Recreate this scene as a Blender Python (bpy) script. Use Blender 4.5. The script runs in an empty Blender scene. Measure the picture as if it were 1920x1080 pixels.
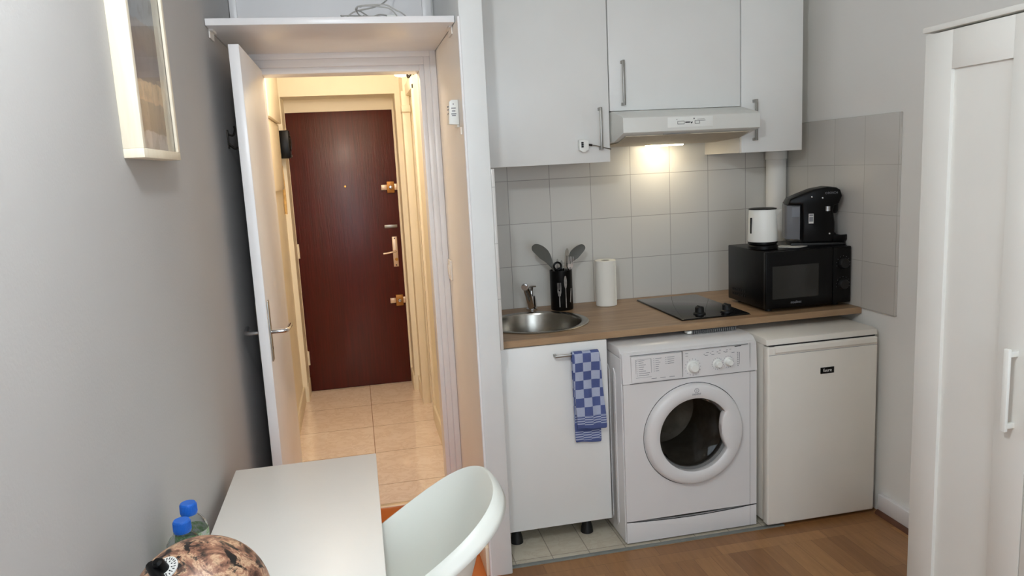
import bpy, bmesh, math, random
from mathutils import Vector, Matrix
from math import radians as R, sin, cos, pi
random.seed(4)
S = bpy.context.scene
C = S.collection

# ------------------------------------------------------------------ camera, world, lights, exposure
cd = bpy.data.cameras.new('camera'); cam = bpy.data.objects.new('camera', cd); C.objects.link(cam)
cd.sensor_width = 36.0; cd.lens = 36.0 * 1411.7 / 1920.0; cd.clip_start = 0.02; cd.clip_end = 60
yaw, pitch, roll = R(11.40), R(9.21), R(-2.94)
F = Vector((sin(yaw)*cos(pitch), cos(yaw)*cos(pitch), -sin(pitch)))
RT = Vector((cos(yaw), -sin(yaw), 0)); UP = RT.cross(F)
R2 = RT*cos(roll) + UP*sin(roll); U2 = -RT*sin(roll) + UP*cos(roll)
cam.matrix_world = Matrix(((R2.x, U2.x, -F.x, 0), (R2.y, U2.y, -F.y, 0), (R2.z, U2.z, -F.z, 1.5355), (0, 0, 0, 1)))
S.camera = cam

w = bpy.data.worlds.new('world'); S.world = w; w.use_nodes = True
w.node_tree.nodes['Background'].inputs[0].default_value = (0.80, 0.86, 0.93, 1)
w.node_tree.nodes['Background'].inputs[1].default_value = 0.4

def light(name, kind, loc, energy, col, size=0.1, size_y=None, aim=None, spread=None):
    l = bpy.data.lights.new(name, kind); l.energy = energy; l.color = col
    if kind == 'AREA':
        l.size = size
        if size_y: l.shape = 'RECTANGLE'; l.size_y = size_y
        if spread: l.spread = spread
    else:
        l.shadow_soft_size = size
    o = bpy.data.objects.new(name, l); C.objects.link(o); o.location = loc
    if aim is not None:
        o.rotation_euler = (Vector(aim) - Vector(loc)).to_track_quat('-Z', 'Y').to_euler()
    return o
light('window_daylight', 'AREA', (0.45, -1.50, 1.45), 25, (0.79, 0.92, 1.04), 1.4, 1.4, aim=(0.95, 3, 1.25))
light('room_wall_lamp', 'POINT', (-0.06, 0.70, 2.25), 35, (0.905, 0.955, 0.98), 0.045)
light('hall_lamp_bulb', 'POINT', (-0.03, 3.95, 2.14), 11.5, (1.0, 0.85, 0.70), 0.07)
light('hood_lamp_bulb', 'AREA', (1.43, 3.33, 1.588), 0.62, (1.0, 0.86, 0.62), 0.12, 0.05, aim=(1.43, 3.43, 1.30))

vs = S.view_settings; vs.view_transform = 'Standard'; vs.look = 'None'; vs.gamma = 1; vs.use_curve_mapping = False
vs.exposure = 0.19
S.cycles.diffuse_bounces = 8

# ------------------------------------------------------------------ materials
def lin(c):
    return tuple(((v/255)/12.92 if v/255 <= .04045 else ((v/255+.055)/1.055)**2.4) for v in c) + (1,)
class NT:
    def __init__(s, name):
        s.m = bpy.data.materials.new(name); s.m.use_nodes = True; s.t = s.m.node_tree; s.b = s.t.nodes['Principled BSDF']
    def n(s, typ, **kw):
        x = s.t.nodes.new(typ)
        for k, v in kw.items():
            if k.startswith('i_'): x.inputs[k[2:].replace('_', ' ')].default_value = v
            else: setattr(x, k, v)
        return x
    def l(s, a, b): s.t.links.new(a, b)
    def set(s, **kw):
        for k, v in kw.items(): s.b.inputs[k.replace('_', ' ')].default_value = v
        return s
    def coord(s, scale=(1, 1, 1), loc=(0, 0, 0), rot=(0, 0, 0)):
        tc = s.n('ShaderNodeTexCoord'); mp = s.n('ShaderNodeMapping')
        mp.inputs['Scale'].default_value = scale; mp.inputs['Location'].default_value = loc; mp.inputs['Rotation'].default_value = rot
        s.l(tc.outputs['Object'], mp.inputs['Vector']); return mp.outputs[0]
    def noise(s, vec, scale, detail=3, rough=.5, dist=0):
        x = s.n('ShaderNodeTexNoise'); x.inputs['Scale'].default_value = scale; x.inputs['Detail'].default_value = detail
        x.inputs['Roughness'].default_value = rough; x.inputs['Distortion'].default_value = dist
        s.l(vec, x.inputs['Vector']); return x.outputs['Fac']
    def ramp(s, fac, stops):
        x = s.n('ShaderNodeValToRGB'); e = x.color_ramp.elements
        while len(e) < len(stops): e.new(.5)
        for i, (p, c) in enumerate(stops): e[i].position = p; e[i].color = c
        s.l(fac, x.inputs[0]); return x.outputs[0]
    def mix(s, fac, a, b, mode='MIX'):
        x = s.n('ShaderNodeMix'); x.data_type = 'RGBA'; x.blend_type = mode
        for i, v in ((0, fac), (6, a), (7, b)):
            if hasattr(v, 'links') or hasattr(v, 'is_linked'): s.l(v, x.inputs[i])
            else: x.inputs[i].default_value = v
        return x.outputs[2]
    def math(s, op, a, b=0.0, c=0.0):
        x = s.n('ShaderNodeMath', operation=op)
        for i, v in enumerate((a, b, c)):
            if hasattr(v, 'is_linked'): s.l(v, x.inputs[i])
            else: x.inputs[i].default_value = v
        return x.outputs[0]
    def bump(s, h, strength=.2, dist=.002):
        x = s.n('ShaderNodeBump'); x.inputs['Strength'].default_value = strength; x.inputs['Distance'].default_value = dist
        s.l(h, x.inputs['Height']); s.l(x.outputs[0], s.b.inputs['Normal'])
    def sep(s, vec):
        x = s.n('ShaderNodeSeparateXYZ'); s.l(vec, x.inputs[0]); return x.outputs

def plain(name, col, rough=.5, metal=0, spec=.5, var=.03, vs_=6, bump=0, bscale=300, coat=0):
    """painted / plastic / metal surface with a faint tonal variation"""
    t = NT(name); c = lin(col)
    v = t.coord(); f = t.noise(v, vs_, 3)
    a = tuple(min(1, x*(1-var)) for x in c[:3]) + (1,); b = tuple(min(1, x*(1+var)) for x in c[:3]) + (1,)
    t.l(t.ramp(f, [(.3, a), (.7, b)]), t.b.inputs['Base Color'])
    t.set(Roughness=rough, Metallic=metal, Specular_IOR_Level=spec, Coat_Weight=coat)
    if bump: t.bump(t.noise(v, bscale, 2), bump, .001)
    return t.m

M = {}
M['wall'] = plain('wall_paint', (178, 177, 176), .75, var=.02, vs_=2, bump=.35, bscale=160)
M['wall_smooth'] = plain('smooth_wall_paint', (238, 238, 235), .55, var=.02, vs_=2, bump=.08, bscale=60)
M['cream'] = plain('cream_wall_paint', (240, 236, 231), .45, var=.02, vs_=3, bump=.1, bscale=60)
M['hall'] = plain('hall_wall_paint', (242, 234, 214), .45, var=.025, vs_=4, bump=.1, bscale=50)
M['hallwood'] = plain('hall_cream_woodwork', (240, 230, 208), .4, var=.02, vs_=8)
M['trim'] = plain('white_gloss_trim', (240, 239, 240), .3, var=.02)
M['pillar'] = plain('pillar_paint', (222, 224, 223), .5, var=.02, bump=.06, bscale=40)
M['ceiling'] = plain('ceiling_paint', (238, 238, 236), .8)
M['cab'] = plain('white_cabinet_front', (232, 233, 231), .32, var=.012)
M['cabin'] = plain('cabinet_carcass', (226, 222, 214), .5)
M['hoodw'] = plain('hood_enamel', (222, 223, 218), .35, var=.015)
M['hoodu'] = plain('hood_filter', (190, 180, 160), .5, var=.05, vs_=30)
M['white_app'] = plain('appliance_enamel', (224, 223, 223), .3, var=.012)
M['fridge'] = plain('fridge_enamel', (228, 224, 215), .35, var=.015)
M['white_pl'] = plain('white_plastic', (238, 240, 236), .35, var=.01)
M['chair'] = plain('chair_plastic', (232, 236, 230), .38, var=.01)
M['table'] = plain('table_lacquer', (235, 234, 230), .35, var=.01)
M['ward'] = plain('wardrobe_foil', (228, 228, 223), .42, var=.012)
M['black'] = plain('black_plastic', (7, 7, 8), .33, spec=.22, var=.1)
M['black_m'] = plain('matt_black_plastic', (11, 11, 12), .5, var=.1)
M['black_g'] = plain('gloss_black_glass', (9, 9, 10), .06, var=.05)
M['mwin'] = plain('microwave_window', (40, 40, 38), .15, var=.1)
M['rubber'] = plain('grey_rubber', (120, 120, 120), .6)
M['seam'] = plain('dark_seam', (30, 30, 32), .7)
M['chrome'] = plain('chrome', (205, 205, 207), .12, 1.0, var=.02)
M['steel'] = plain('brushed_steel', (168, 164, 156), .24, 1.0, var=.06, vs_=40)
M['nickel'] = plain('satin_nickel', (165, 163, 158), .35, 1.0)
M['brass'] = plain('brass', (190, 140, 70), .3, 1.0, var=.08)
M['brass_p'] = plain('brass_casting', (176, 122, 62), .4, .6, var=.1)
M['pale_metal'] = plain('pale_lock_metal', (225, 200, 175), .35, .6)
M['print'] = plain('grey_print', (128, 130, 136), .6)
M['print_d'] = plain('dark_print', (35, 36, 40), .6)
M['print_w'] = plain('white_print', (225, 225, 222), .5)
M['blue'] = plain('blue_bottle_cap', (24, 98, 196), .35, var=.05)
M['paper'] = plain('kitchen_paper', (240, 238, 230), .9, var=.02, bump=.4, bscale=120)
M['leaflet'] = plain('leaflet_paper', (215, 213, 206), .8, var=.12, vs_=60)
M['cable'] = plain('white_cable_sheath', (186, 184, 180), .5)
M['grey_pl'] = plain('dark_grey_nylon', (96, 97, 92), .45, var=.05)
M['pine'] = None
M['brownstrip'] = plain('brown_quarter_round', (96, 62, 46), .4, var=.15, vs_=20)
M['alu'] = plain('aluminium_strip', (240, 222, 194), .35, .35)
M['greyseal'] = plain('grey_floor_trim', (120, 124, 120), .5, var=.1, vs_=20)
M['dark_metal'] = plain('dark_iron', (52, 48, 44), .4, .8)
M['motif'] = plain('printed_cutlery_motif', (150, 146, 142), .35, .2, var=.35, vs_=60)
M['sock'] = plain('white_socket', (242, 236, 226), .4)

def glow(name, col, strength):
    t = NT(name); t.set(Base_Color=(1, 1, 1, 1), Emission_Color=col, Emission_Strength=strength); return t.m
M['bulb'] = glow('hood_lamp_glass', (1, .84, .58, 1), 9)
M['halllamp'] = glow('hall_lamp_glass', (1, .86, .62, 1), 4)

def wood(name, dark, light_, axis='X', scale=1.0, rough=.45, plank=None):
    t = NT(name)
    sc = {'X': (1.2, 14, 14), 'Y': (14, 1.2, 14), 'Z': (14, 14, 1.2)}[axis]
    v = t.coord(tuple(x*scale for x in sc))
    f = t.noise(v, 2.2, 6, .6, 1.2)
    col = t.ramp(f, [(.28, lin(dark)), (.5, lin(tuple((a+b)/2 for a, b in zip(dark, light_)))), (.72, lin(light_))])
    v2 = t.coord(tuple(x*scale*6 for x in sc)); g = t.noise(v2, 3, 2)
    col = t.mix(t.math('MULTIPLY', g, .35), col, lin(dark))
    t.l(col, t.b.inputs['Base Color']); t.set(Roughness=rough); t.bump(f, .08, .001)
    return t.m
M['worktop'] = wood('oak_worktop', (136, 108, 80), (182, 152, 118), 'X', .8, .38)
M['pine'] = wood('pale_pine', (226, 214, 190), (240, 233, 216), 'Z', .7, .5)

def grid(name, u, v, size, off, c1, c2, grout, mortar=.0016, rough=.25, bump=.3, marble=False):
    """tile surface: joints at off + k*size along two object axes"""
    t = NT(name); vec = t.coord(); s = t.sep(vec); ix = {'X': 0, 'Y': 1, 'Z': 2}
    cb = t.n('ShaderNodeCombineXYZ')
    a = t.math('ADD', s[ix[u]], 20*size[0]-off[0]); b = t.math('ADD', s[ix[v]], 20*size[1]-off[1])
    t.l(a, cb.inputs[0]); t.l(b, cb.inputs[1])
    br = t.n('ShaderNodeTexBrick'); br.offset = 0; br.squash = 1
    br.inputs['Scale'].default_value = 1; br.inputs['Brick Width'].default_value = size[0]; br.inputs['Row Height'].default_value = size[1]
    br.inputs['Mortar Size'].default_value = mortar; br.inputs['Mortar Smooth'].default_value = .15
    br.inputs['Color1'].default_value = lin(c1); br.inputs['Color2'].default_value = lin(c2); br.inputs['Mortar'].default_value = lin(grout)
    t.l(cb.outputs[0], br.inputs['Vector']); col = br.outputs['Color']
    if marble:
        n = t.noise(t.coord((1, 1.5, 1), rot=(0, 0, .5)), 9, 9, .66, 1.2)
        r = t.ramp(n, [(.40, (1, 1, 1, 1)), (.49, (.80, .73, .66, 1)), (.53, (1, 1, 1, 1))])
        n2 = t.ramp(t.noise(t.coord(), 3, 4), [(.3, (.95, .93, .91, 1)), (.7, (1, 1, 1, 1))])
        col = t.mix(1.0, t.mix(.5, col, r, 'MULTIPLY'), n2, 'MULTIPLY')
    t.l(col, t.b.inputs['Base Color']); t.set(Roughness=rough, Specular_IOR_Level=.85 if marble and rough < .2 else .5)
    inv = t.math('SUBTRACT', 1.0, br.outputs['Fac'])
    t.bump(inv, bump, .0015)
    return t.m
M['tile_back'] = grid('grey_wall_tile', 'X', 'Z', (.2, .2), (.0985, .065), (214, 213, 208), (209, 208, 203), (166, 164, 160), mortar=.0016)
M['tile_right'] = grid('grey_wall_tile_side', 'Y', 'Z', (.2, .2), (.19, .065), (205, 203, 198), (200, 198, 193), (176, 174, 168), mortar=.0014)
M['tile_part'] = grid('grey_wall_tile_return', 'Y', 'Z', (.2, .2), (.045, .065), (205, 203, 199), (200, 198, 194), (170, 168, 164))
M['tile_hall'] = grid('beige_marble_floor_tile', 'X', 'Y', (.45, .45), (.0, .02), (250, 236, 224), (246, 230, 217), (168, 142, 120), mortar=.0022, rough=.06, bump=.15, marble=True)
M['tile_kit'] = grid('kitchen_floor_tile', 'X', 'Y', (.15, .3), (.05, .0), (205, 200, 184), (196, 190, 174), (150, 142, 128), mortar=.002, rough=.35, marble=True)

def parquet():
    t = NT('parquet_floor'); vec = t.coord(); s = t.sep(vec)
    cb = t.n('ShaderNodeCombineXYZ'); t.l(t.math('ADD', s[1], 20.0), cb.inputs[0]); t.l(t.math('ADD', s[0], 20.0), cb.inputs[1])
    def bricks(w_, h_, off):
        br = t.n('ShaderNodeTexBrick'); br.offset = off
        br.inputs['Scale'].default_value = 1; br.inputs['Brick Width'].default_value = w_; br.inputs['Row Height'].default_value = h_
        br.inputs['Mortar Size'].default_value = .0009; br.inputs['Mortar Smooth'].default_value = .3; br.inputs['Bias'].default_value = 0
        br.inputs['Color1'].default_value = lin((172, 128, 82)); br.inputs["Color2"].default_value = lin((138, 97, 59)); br.inputs['Mortar'].default_value = lin((116, 82, 50))
        return br
    b1 = bricks(.42, .072, .37); t.l(cb.outputs[0], b1.inputs['Vector'])
    b2 = bricks(.46, .066, .5); cb2 = t.n('ShaderNodeCombineXYZ'); t.l(t.math('ADD', s[0], 20.1), cb2.inputs[0]); t.l(t.math('ADD', s[1], 20*.066-2.65+40*.066), cb2.inputs[1]); t.l(cb2.outputs[0], b2.inputs['Vector'])
    border = t.math('GREATER_THAN', s[1], 2.65-.066*2)
    recess = t.math('LESS_THAN', s[0], .43); bord = t.math('MULTIPLY', border, t.math('SUBTRACT', 1.0, recess))
    col = t.mix(bord, b1.outputs['Color'], b2.outputs['Color'])
    n = t.noise(t.coord((18, 1.6, 10)), 3, 5, .6, .6)
    col = t.mix(1.0, col, t.ramp(n, [(.3, (.80, .76, .70, 1)), (.7, (1.05, 1.03, 1, 1))]), 'MULTIPLY')
    col = t.mix(recess, col, lin((188, 104, 44)))   # warm light on the recess boards, painted into their colour as orange
    t.l(col, t.b.inputs['Base Color']); t.set(Roughness=.33)
    t.bump(t.math('SUBTRACT', 1.0, b1.outputs['Fac']), .1, .001)
    return t.m
M['parquet'] = parquet()

def reddoor():
    t = NT('mahogany_red_varnish')
    f = t.noise(t.coord((26, 26, 1.1)), 3, 6, .6, .4)
    col = t.ramp(f, [(.28, lin((66, 14, 12))), (.52, lin((76, 17, 14))), (.75, lin((88, 22, 18)))])
    t.l(col, t.b.inputs['Base Color']); t.set(Roughness=.34, Specular_IOR_Level=.38, Coat_Weight=.22, Coat_Roughness=.25)
    g = t.noise(t.coord((60, 60, 1.6)), 3, 4, .6); t.bump(g, .5, .002)
    return t.m
M['red'] = reddoor()

def towel():
    t = NT('blue_check_terry'); s = t.sep(t.coord())
    cx = t.math('FLOOR', t.math('DIVIDE', t.math('SUBTRACT', s[0], .0108), .0335)); cz = t.math('FLOOR', t.math('DIVIDE', t.math('SUBTRACT', s[2], .004), .0362))
    chk = t.math('ABSOLUTE', t.math('MODULO', t.math('ADD', cx, cz), 2.0))
    st = t.math('LESS_THAN', t.math('FRACT', t.math('DIVIDE', s[2], .0105)), .5)
    stripes = t.math('ABSOLUTE', t.math('SUBTRACT', st, t.math('ABSOLUTE', t.math('MODULO', cx, 2.0))))
    inband = t.math('LESS_THAN', s[2], -.2500)
    pat = t.math('ADD', t.math('MULTIPLY', chk, t.math('SUBTRACT', 1.0, inband)), t.math('MULTIPLY', stripes, inband))
    e1 = t.math('MULTIPLY', t.math('LESS_THAN', s[2], -.288), t.math('GREATER_THAN', s[2], -.322))
    e2 = t.math('LESS_THAN', s[2], -.360)
    solid = t.math('MINIMUM', 1.0, t.math('ADD', e1, e2))
    pat = t.math('MULTIPLY', pat, t.math('SUBTRACT', 1.0, solid))
    fine = t.noise(t.coord(), 260, 2)
    col = t.mix(pat, lin((74, 88, 140)), lin((176, 185, 208)))
    col = t.mix(t.math('MULTIPLY', fine, .25), col, lin((110, 120, 160)))
    t.l(col, t.b.inputs['Base Color']); t.set(Roughness=.95); t.bump(fine, .5, .002)
    return t.m
M['towel'] = towel()

def globe():
    t = NT('antique_globe_map'); v = t.coord()
    a = t.noise(v, 26, 9, .68, .6); b = t.noise(t.coord(loc=(3, 1, 2)), 38, 8, .68, 1.2); c = t.noise(t.coord(loc=(7, 2, 5)), 13, 6, .6, .5)
    col = t.ramp(a, [(.36, lin((62, 42, 34))), (.43, lin((110, 76, 60))), (.50, lin((152, 110, 88))), (.55, lin((194, 162, 130))), (.60, lin((146, 102, 82))), (.68, lin((96, 62, 46)))])
    dark = t.ramp(b, [(.44, (1, 1, 1, 1)), (.50, (0, 0, 0, 1))]); region = t.ramp(c, [(.42, (0, 0, 0, 1)), (.50, (1, 1, 1, 1))])
    col = t.mix(t.math('MULTIPLY', dark, region), col, lin((26, 22, 20)))
    vo = t.n('ShaderNodeTexVoronoi', feature='DISTANCE_TO_EDGE'); vo.inputs['Scale'].default_value = 22; t.l(v, vo.inputs['Vector'])
    ln = t.math('MULTIPLY', t.math('LESS_THAN', vo.outputs['Distance'], .025), t.ramp(c, [(.35, (1, 1, 1, 1)), (.42, (0, 0, 0, 1))]))
    col = t.mix(t.math('MULTIPLY', ln, .7), col, lin((74, 44, 28)))
    t.l(col, t.b.inputs['Base Color']); t.set(Roughness=.42)
    return t.m
M['globe'] = globe()

def glass(name, col, rough=.02, ior=1.45, trans=1.0):
    t = NT(name); f = t.noise(t.coord(), 8, 2)
    c = lin(col); t.l(t.ramp(f, [(.3, tuple(x*.96 for x in c[:3])+(1,)), (.7, c)]), t.b.inputs['Base Color'])
    t.set(Roughness=rough, IOR=ior, Transmission_Weight=trans); return t.m
M['pet'] = glass('clear_bottle_plastic', (240, 245, 246), .03, 1.07)
M['wglass'] = glass('washer_porthole_glass', (142, 138, 132), .02, 1.06); M['wglass'].node_tree.nodes['Principled BSDF'].inputs['Coat Weight'].default_value = .35
M['tank'] = glass('smoky_water_tank', (150, 152, 158), .25, 1.2, .5)
M['pane'] = glass('picture_glass', (250, 250, 250), .01, 1.04)

def label_green():
    t = NT('green_leaf_label'); f = t.noise(t.coord((1, 1, 1)), 60, 4, .6, 1.5)
    t.l(t.ramp(f, [(.40, lin((236, 240, 234))), (.52, lin((184, 214, 164))), (.6, lin((140, 188, 122)))]), t.b.inputs['Base Color'])
    t.set(Roughness=.3, Transmission_Weight=.55, IOR=1.05); return t.m
M['lab_g'] = label_green()
def label_grey():
    t = NT('grey_print_label'); f = t.noise(t.coord(), 45, 3, .6, 1.2)
    t.l(t.ramp(f, [(.42, lin((226, 228, 228))), (.55, lin((188, 188, 190))), (.62, lin((120, 120, 126)))]), t.b.inputs['Base Color'])
    t.set(Roughness=.3, Transmission_Weight=.55, IOR=1.05); return t.m
M['lab_y'] = label_grey()

def art():
    """framed print: horizontal bands of muted colour, with one pale block and dark shapes"""
    t = NT('framed_print'); s = t.sep(t.coord()); n = t.noise(t.coord((1, 9, 9)), 2.5, 4)
    z = t.math('ADD', s[2], t.math('MULTIPLY', t.math('SUBTRACT', n, .5), .02))
    z = t.math('DIVIDE', z, .40)
    col = t.ramp(z, [(.0, lin((196, 190, 192))), (.14, lin((196, 190, 192))), (.145, lin((150, 132, 120))), (.30, lin((160, 142, 128))), (.305, lin((206, 178, 150))), (.41, lin((210, 184, 156))), (.415, lin((128, 116, 118))), (.56, lin((134, 124, 126))), (.57, lin((136, 120, 112))), (.72, lin((150, 138, 130))), (.725, lin((150, 154, 158))), (1, lin((176, 180, 184)))])
    col = t.mix(t.ramp(t.noise(t.coord((1, 6, 5)), 5, 3), [(.5, (0, 0, 0, 1)), (.6, (.4, .4, .4, 1))]), col, lin((118, 106, 104)))
    t.l(col, t.b.inputs['Base Color']); t.set(Roughness=.3); return t.m
M['art'] = art()

# ------------------------------------------------------------------ geometry helpers
def bm_new(): return bmesh.new()
def box(bm, x0, x1, y0, y1, z0, z1, bev=0, seg=2):
    r = bmesh.ops.create_cube(bm, size=1.0); vs_ = r['verts']
    for v in vs_: v.co = Vector(((x0+x1)/2 + v.co.x*(x1-x0), (y0+y1)/2 + v.co.y*(y1-y0), (z0+z1)/2 + v.co.z*(z1-z0)))
    if bev:
        es = list({e for v in vs_ for e in v.link_edges})
        bmesh.ops.bevel(bm, geom=es, offset=bev, segments=seg, affect='EDGES', profile=.5)
    return bm
def Box(*a, **k): return box(bm_new(), *a, **k)
def frame_of(d):
    d = d.normalized(); a = Vector((0, 0, 1)) if abs(d.z) < .9 else Vector((1, 0, 0))
    u = d.cross(a).normalized(); return u, d.cross(u).normalized()
def cyl(bm, p0, p1, r0, r1=None, seg=24, caps=True):
    p0, p1 = Vector(p0), Vector(p1); r1 = r0 if r1 is None else r1
    u, v = frame_of(p1-p0); A = []; B = []
    for i in range(seg):
        a = 2*pi*i/seg; d = u*cos(a)+v*sin(a); A.append(bm.verts.new(p0+d*r0)); B.append(bm.verts.new(p1+d*r1))
    for i in range(seg):
        j = (i+1) % seg; bm.faces.new((A[i], A[j], B[j], B[i]))
    if caps: bm.faces.new(A[::-1]); bm.faces.new(B)
    return bm
def Cyl(*a, **k): return cyl(bm_new(), *a, **k)
def tube(bm, pts, r, seg=10, flat=None):
    pts = [Vector(p) for p in pts]; rings = []; u = None
    for i, p in enumerate(pts):
        d = (pts[min(i+1, len(pts)-1)] - pts[max(i-1, 0)]).normalized()
        if u is None: u, v = frame_of(d)
        else:
            u = (u - d*u.dot(d)).normalized(); v = d.cross(u)
        rr = r[i] if isinstance(r, (list, tuple)) else r
        rings.append([bm.verts.new(p + (u*cos(2*pi*k/seg) + v*sin(2*pi*k/seg)*(flat or 1))*rr) for k in range(seg)])
    for a, b in zip(rings, rings[1:]):
        for k in range(seg):
            j = (k+1) % seg; bm.faces.new((a[k], a[j], b[j], b[k]))
    bm.faces.new(rings[0][::-1]); bm.faces.new(rings[-1]); return bm
def Tube(*a, **k): return tube(bm_new(), *a, **k)
def smoothpath(pts, n=8):
    pts = [Vector(p) for p in pts]; out = []
    for i in range(len(pts)-1):
        p0, p1, p2, p3 = pts[max(i-1, 0)], pts[i], pts[i+1], pts[min(i+2, len(pts)-1)]
        for k in range(n):
            t = k/n; out.append(.5*((2*p1)+(p2-p0)*t+(2*p0-5*p1+4*p2-p3)*t*t+(3*p1-p0-3*p2+p3)*t**3))
    out.append(pts[-1]); return out
def lathe(bm, prof, c=(0, 0, 0), seg=48, axis='Z', close=False):
    c = Vector(c); rings = []
    for (r, h) in prof:
        ring = []
        for k in range(seg):
            a = 2*pi*k/seg
            q = {'Z': Vector((r*cos(a), r*sin(a), h)), 'Y': Vector((r*cos(a), h, r*sin(a))), 'X': Vector((h, r*cos(a), r*sin(a)))}[axis]
            ring.append(bm.verts.new(c+q))
        rings.append(ring)
    for a, b in zip(rings, rings[1:]):
        for k in range(seg):
            j = (k+1) % seg; bm.faces.new((a[k], a[j], b[j], b[k]))
    if prof[0][0] > 1e-6 and close: bm.faces.new(rings[0][::-1])
    if prof[-1][0] > 1e-6 and close: bm.faces.new(rings[-1])
    bmesh.ops.remove_doubles(bm, verts=bm.verts[:], dist=1e-6)
    bmesh.ops.recalc_face_normals(bm, faces=bm.faces[:]); return bm
def Lathe(*a, **k): return lathe(bm_new(), *a, **k)
def prism(bm, poly, axis, a, b, bev=0, seg=2):
    """polygon in the two other axes, extruded from a to b"""
    def P(p, t): return Vector({'X': (t, p[0], p[1]), 'Y': (p[0], t, p[1]), 'Z': (p[0], p[1], t)}[axis])
    A = [bm.verts.new(P(p, a)) for p in poly]; B = [bm.verts.new(P(p, b)) for p in poly]; n = len(poly)
    fs = [bm.faces.new(A[::-1]), bm.faces.new(B)] + [bm.faces.new((A[i], A[(i+1) % n], B[(i+1) % n], B[i])) for i in range(n)]
    bmesh.ops.recalc_face_normals(bm, faces=bm.faces[:])
    if bev: bmesh.ops.bevel(bm, geom=list(set(fs[0].edges) | set(fs[1].edges)), offset=bev, segments=seg, affect='EDGES', profile=.5)
    return bm
def Prism(*a, **k): return prism(bm_new(), *a, **k)
def plate_with_hole(x0, x1, z0, z1, cx, cz, r, y0, y1, seg=64, axis='Y'):
    """rectangular slab with a round hole; slab normal along axis"""
    bm = bm_new(); n = seg
    def P(a, b, t): return Vector((a, t, b)) if axis == 'Y' else Vector((a, b, t))
    def outer(k):
        an = 2*pi*k/n; d = (cos(an), sin(an)); ts = []
        if d[0] > 1e-9: ts.append((x1-cx)/d[0])
        if d[0] < -1e-9: ts.append((x0-cx)/d[0])
        if d[1] > 1e-9: ts.append((z1-cz)/d[1])
        if d[1] < -1e-9: ts.append((z0-cz)/d[1])
        t = min(ts); return (cx+d[0]*t, cz+d[1]*t)
    rings = []
    for t in (y0, y1):
        I = [bm.verts.new(P(cx+r*cos(2*pi*k/n), cz+r*sin(2*pi*k/n), t)) for k in range(n)]
        pts = [outer(k) for k in range(n)]
        # snap the ring samples nearest to each corner onto it
        for c in ((x0, z0), (x1, z0), (x0, z1), (x1, z1)):
            k = min(range(n), key=lambda q: (pts[q][0]-c[0])**2+(pts[q][1]-c[1])**2); pts[k] = c
        O = [bm.verts.new(P(p[0], p[1], t)) for p in pts]; rings.append((I, O))
    (I0, O0), (I1, O1) = rings
    for k in range(n):
        j = (k+1) % n
        bm.faces.new((I0[k], I0[j], O0[j], O0[k])); bm.faces.new((I1[k], O1[k], O1[j], I1[j]))
        bm.faces.new((O0[k], O0[j], O1[j], O1[k])); bm.faces.new((I0[k], I1[k], I1[j], I0[j]))
    bmesh.ops.recalc_face_normals(bm, faces=bm.faces[:]); return bm

ROOT = {}
def obj(name, bm, mat, parent=None, local=False, smooth=True, ang=35):
    me = bpy.data.meshes.new(name)
    if parent is not None and not local:
        bm.transform(ROOT[parent.name].inverted())
    bm.to_mesh(me); bm.free()
    if smooth and len(me.polygons):
        me.polygons.foreach_set('use_smooth', [True]*len(me.polygons)); me.set_sharp_from_angle(angle=R(ang))
    o = bpy.data.objects.new(name, me); C.objects.link(o)
    if mat is not None: me.materials.append(M[mat] if isinstance(mat, str) else mat)
    if parent is not None: o.parent = parent; ROOT[o.name] = ROOT[parent.name]
    else: ROOT[o.name] = Matrix.Identity(4)
    return o
def tag(o, label, cat=None, group=None, kind=None):
    o['label'] = label
    if cat: o['category'] = cat
    if group: o['group'] = group
    if kind: o['kind'] = kind
    return o
def thing(name, label, cat, loc=(0, 0, 0), rz=0, group=None, kind=None):
    o = bpy.data.objects.new(name, None); C.objects.link(o); o.empty_display_size = .05
    o.location = loc; o.rotation_euler = (0, 0, rz)
    ROOT[o.name] = Matrix.Translation(Vector(loc)) @ Matrix.Rotation(rz, 4, 'Z')
    return tag(o, label, cat, group, kind)
def struct(name, bm, mat, label, cat=None, smooth=True, parent=None):
    o = obj(name, bm, mat, parent, smooth=smooth); 
    return tag(o, label, cat or name.split('_')[0], kind='structure')
def text(name, body, size, mat, parent, loc, rot, depth=.0004, align='CENTER', local=False, sx=1.0, shear=0):
    cu = bpy.data.curves.new(name, 'FONT'); cu.body = body; cu.size = size; cu.extrude = depth; cu.align_x = align; cu.align_y = 'CENTER'; cu.shear = shear
    tmp = bpy.data.objects.new(name, cu); C.objects.link(tmp)
    dg = bpy.context.evaluated_depsgraph_get(); dg.update()
    me = bpy.data.meshes.new_from_object(tmp.evaluated_get(dg)); bpy.data.objects.remove(tmp); bpy.data.curves.remove(cu)
    me.transform(Matrix.Diagonal((sx, 1, 1, 1))); me.transform(Matrix.Translation(Vector(loc)) @ rot.to_4x4())
    b = bm_new(); b.from_mesh(me); bpy.data.meshes.remove(me)
    return obj(name, b, mat, parent, local=local, smooth=False)
ROT_FRONT = Matrix(((1, 0, 0), (0, 0, -1), (0, 1, 0)))       # text facing -Y, reading along +X
ROT_UP = Matrix.Identity(3)
def ROT_LEFT(): return Matrix(((0, 0, -1), (-1, 0, 0), (0, 1, 0)))   # text facing -X, reading along -Y

# ------------------------------------------------------------------ key planes (metres)
XL, XR, YK = -.43, 2.085, 3.445
PX0, PX1, PY = .393, .475, 2.62       # partition
YD = 3.34                             # plane of the inner door wall
HC = 2.48

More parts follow.
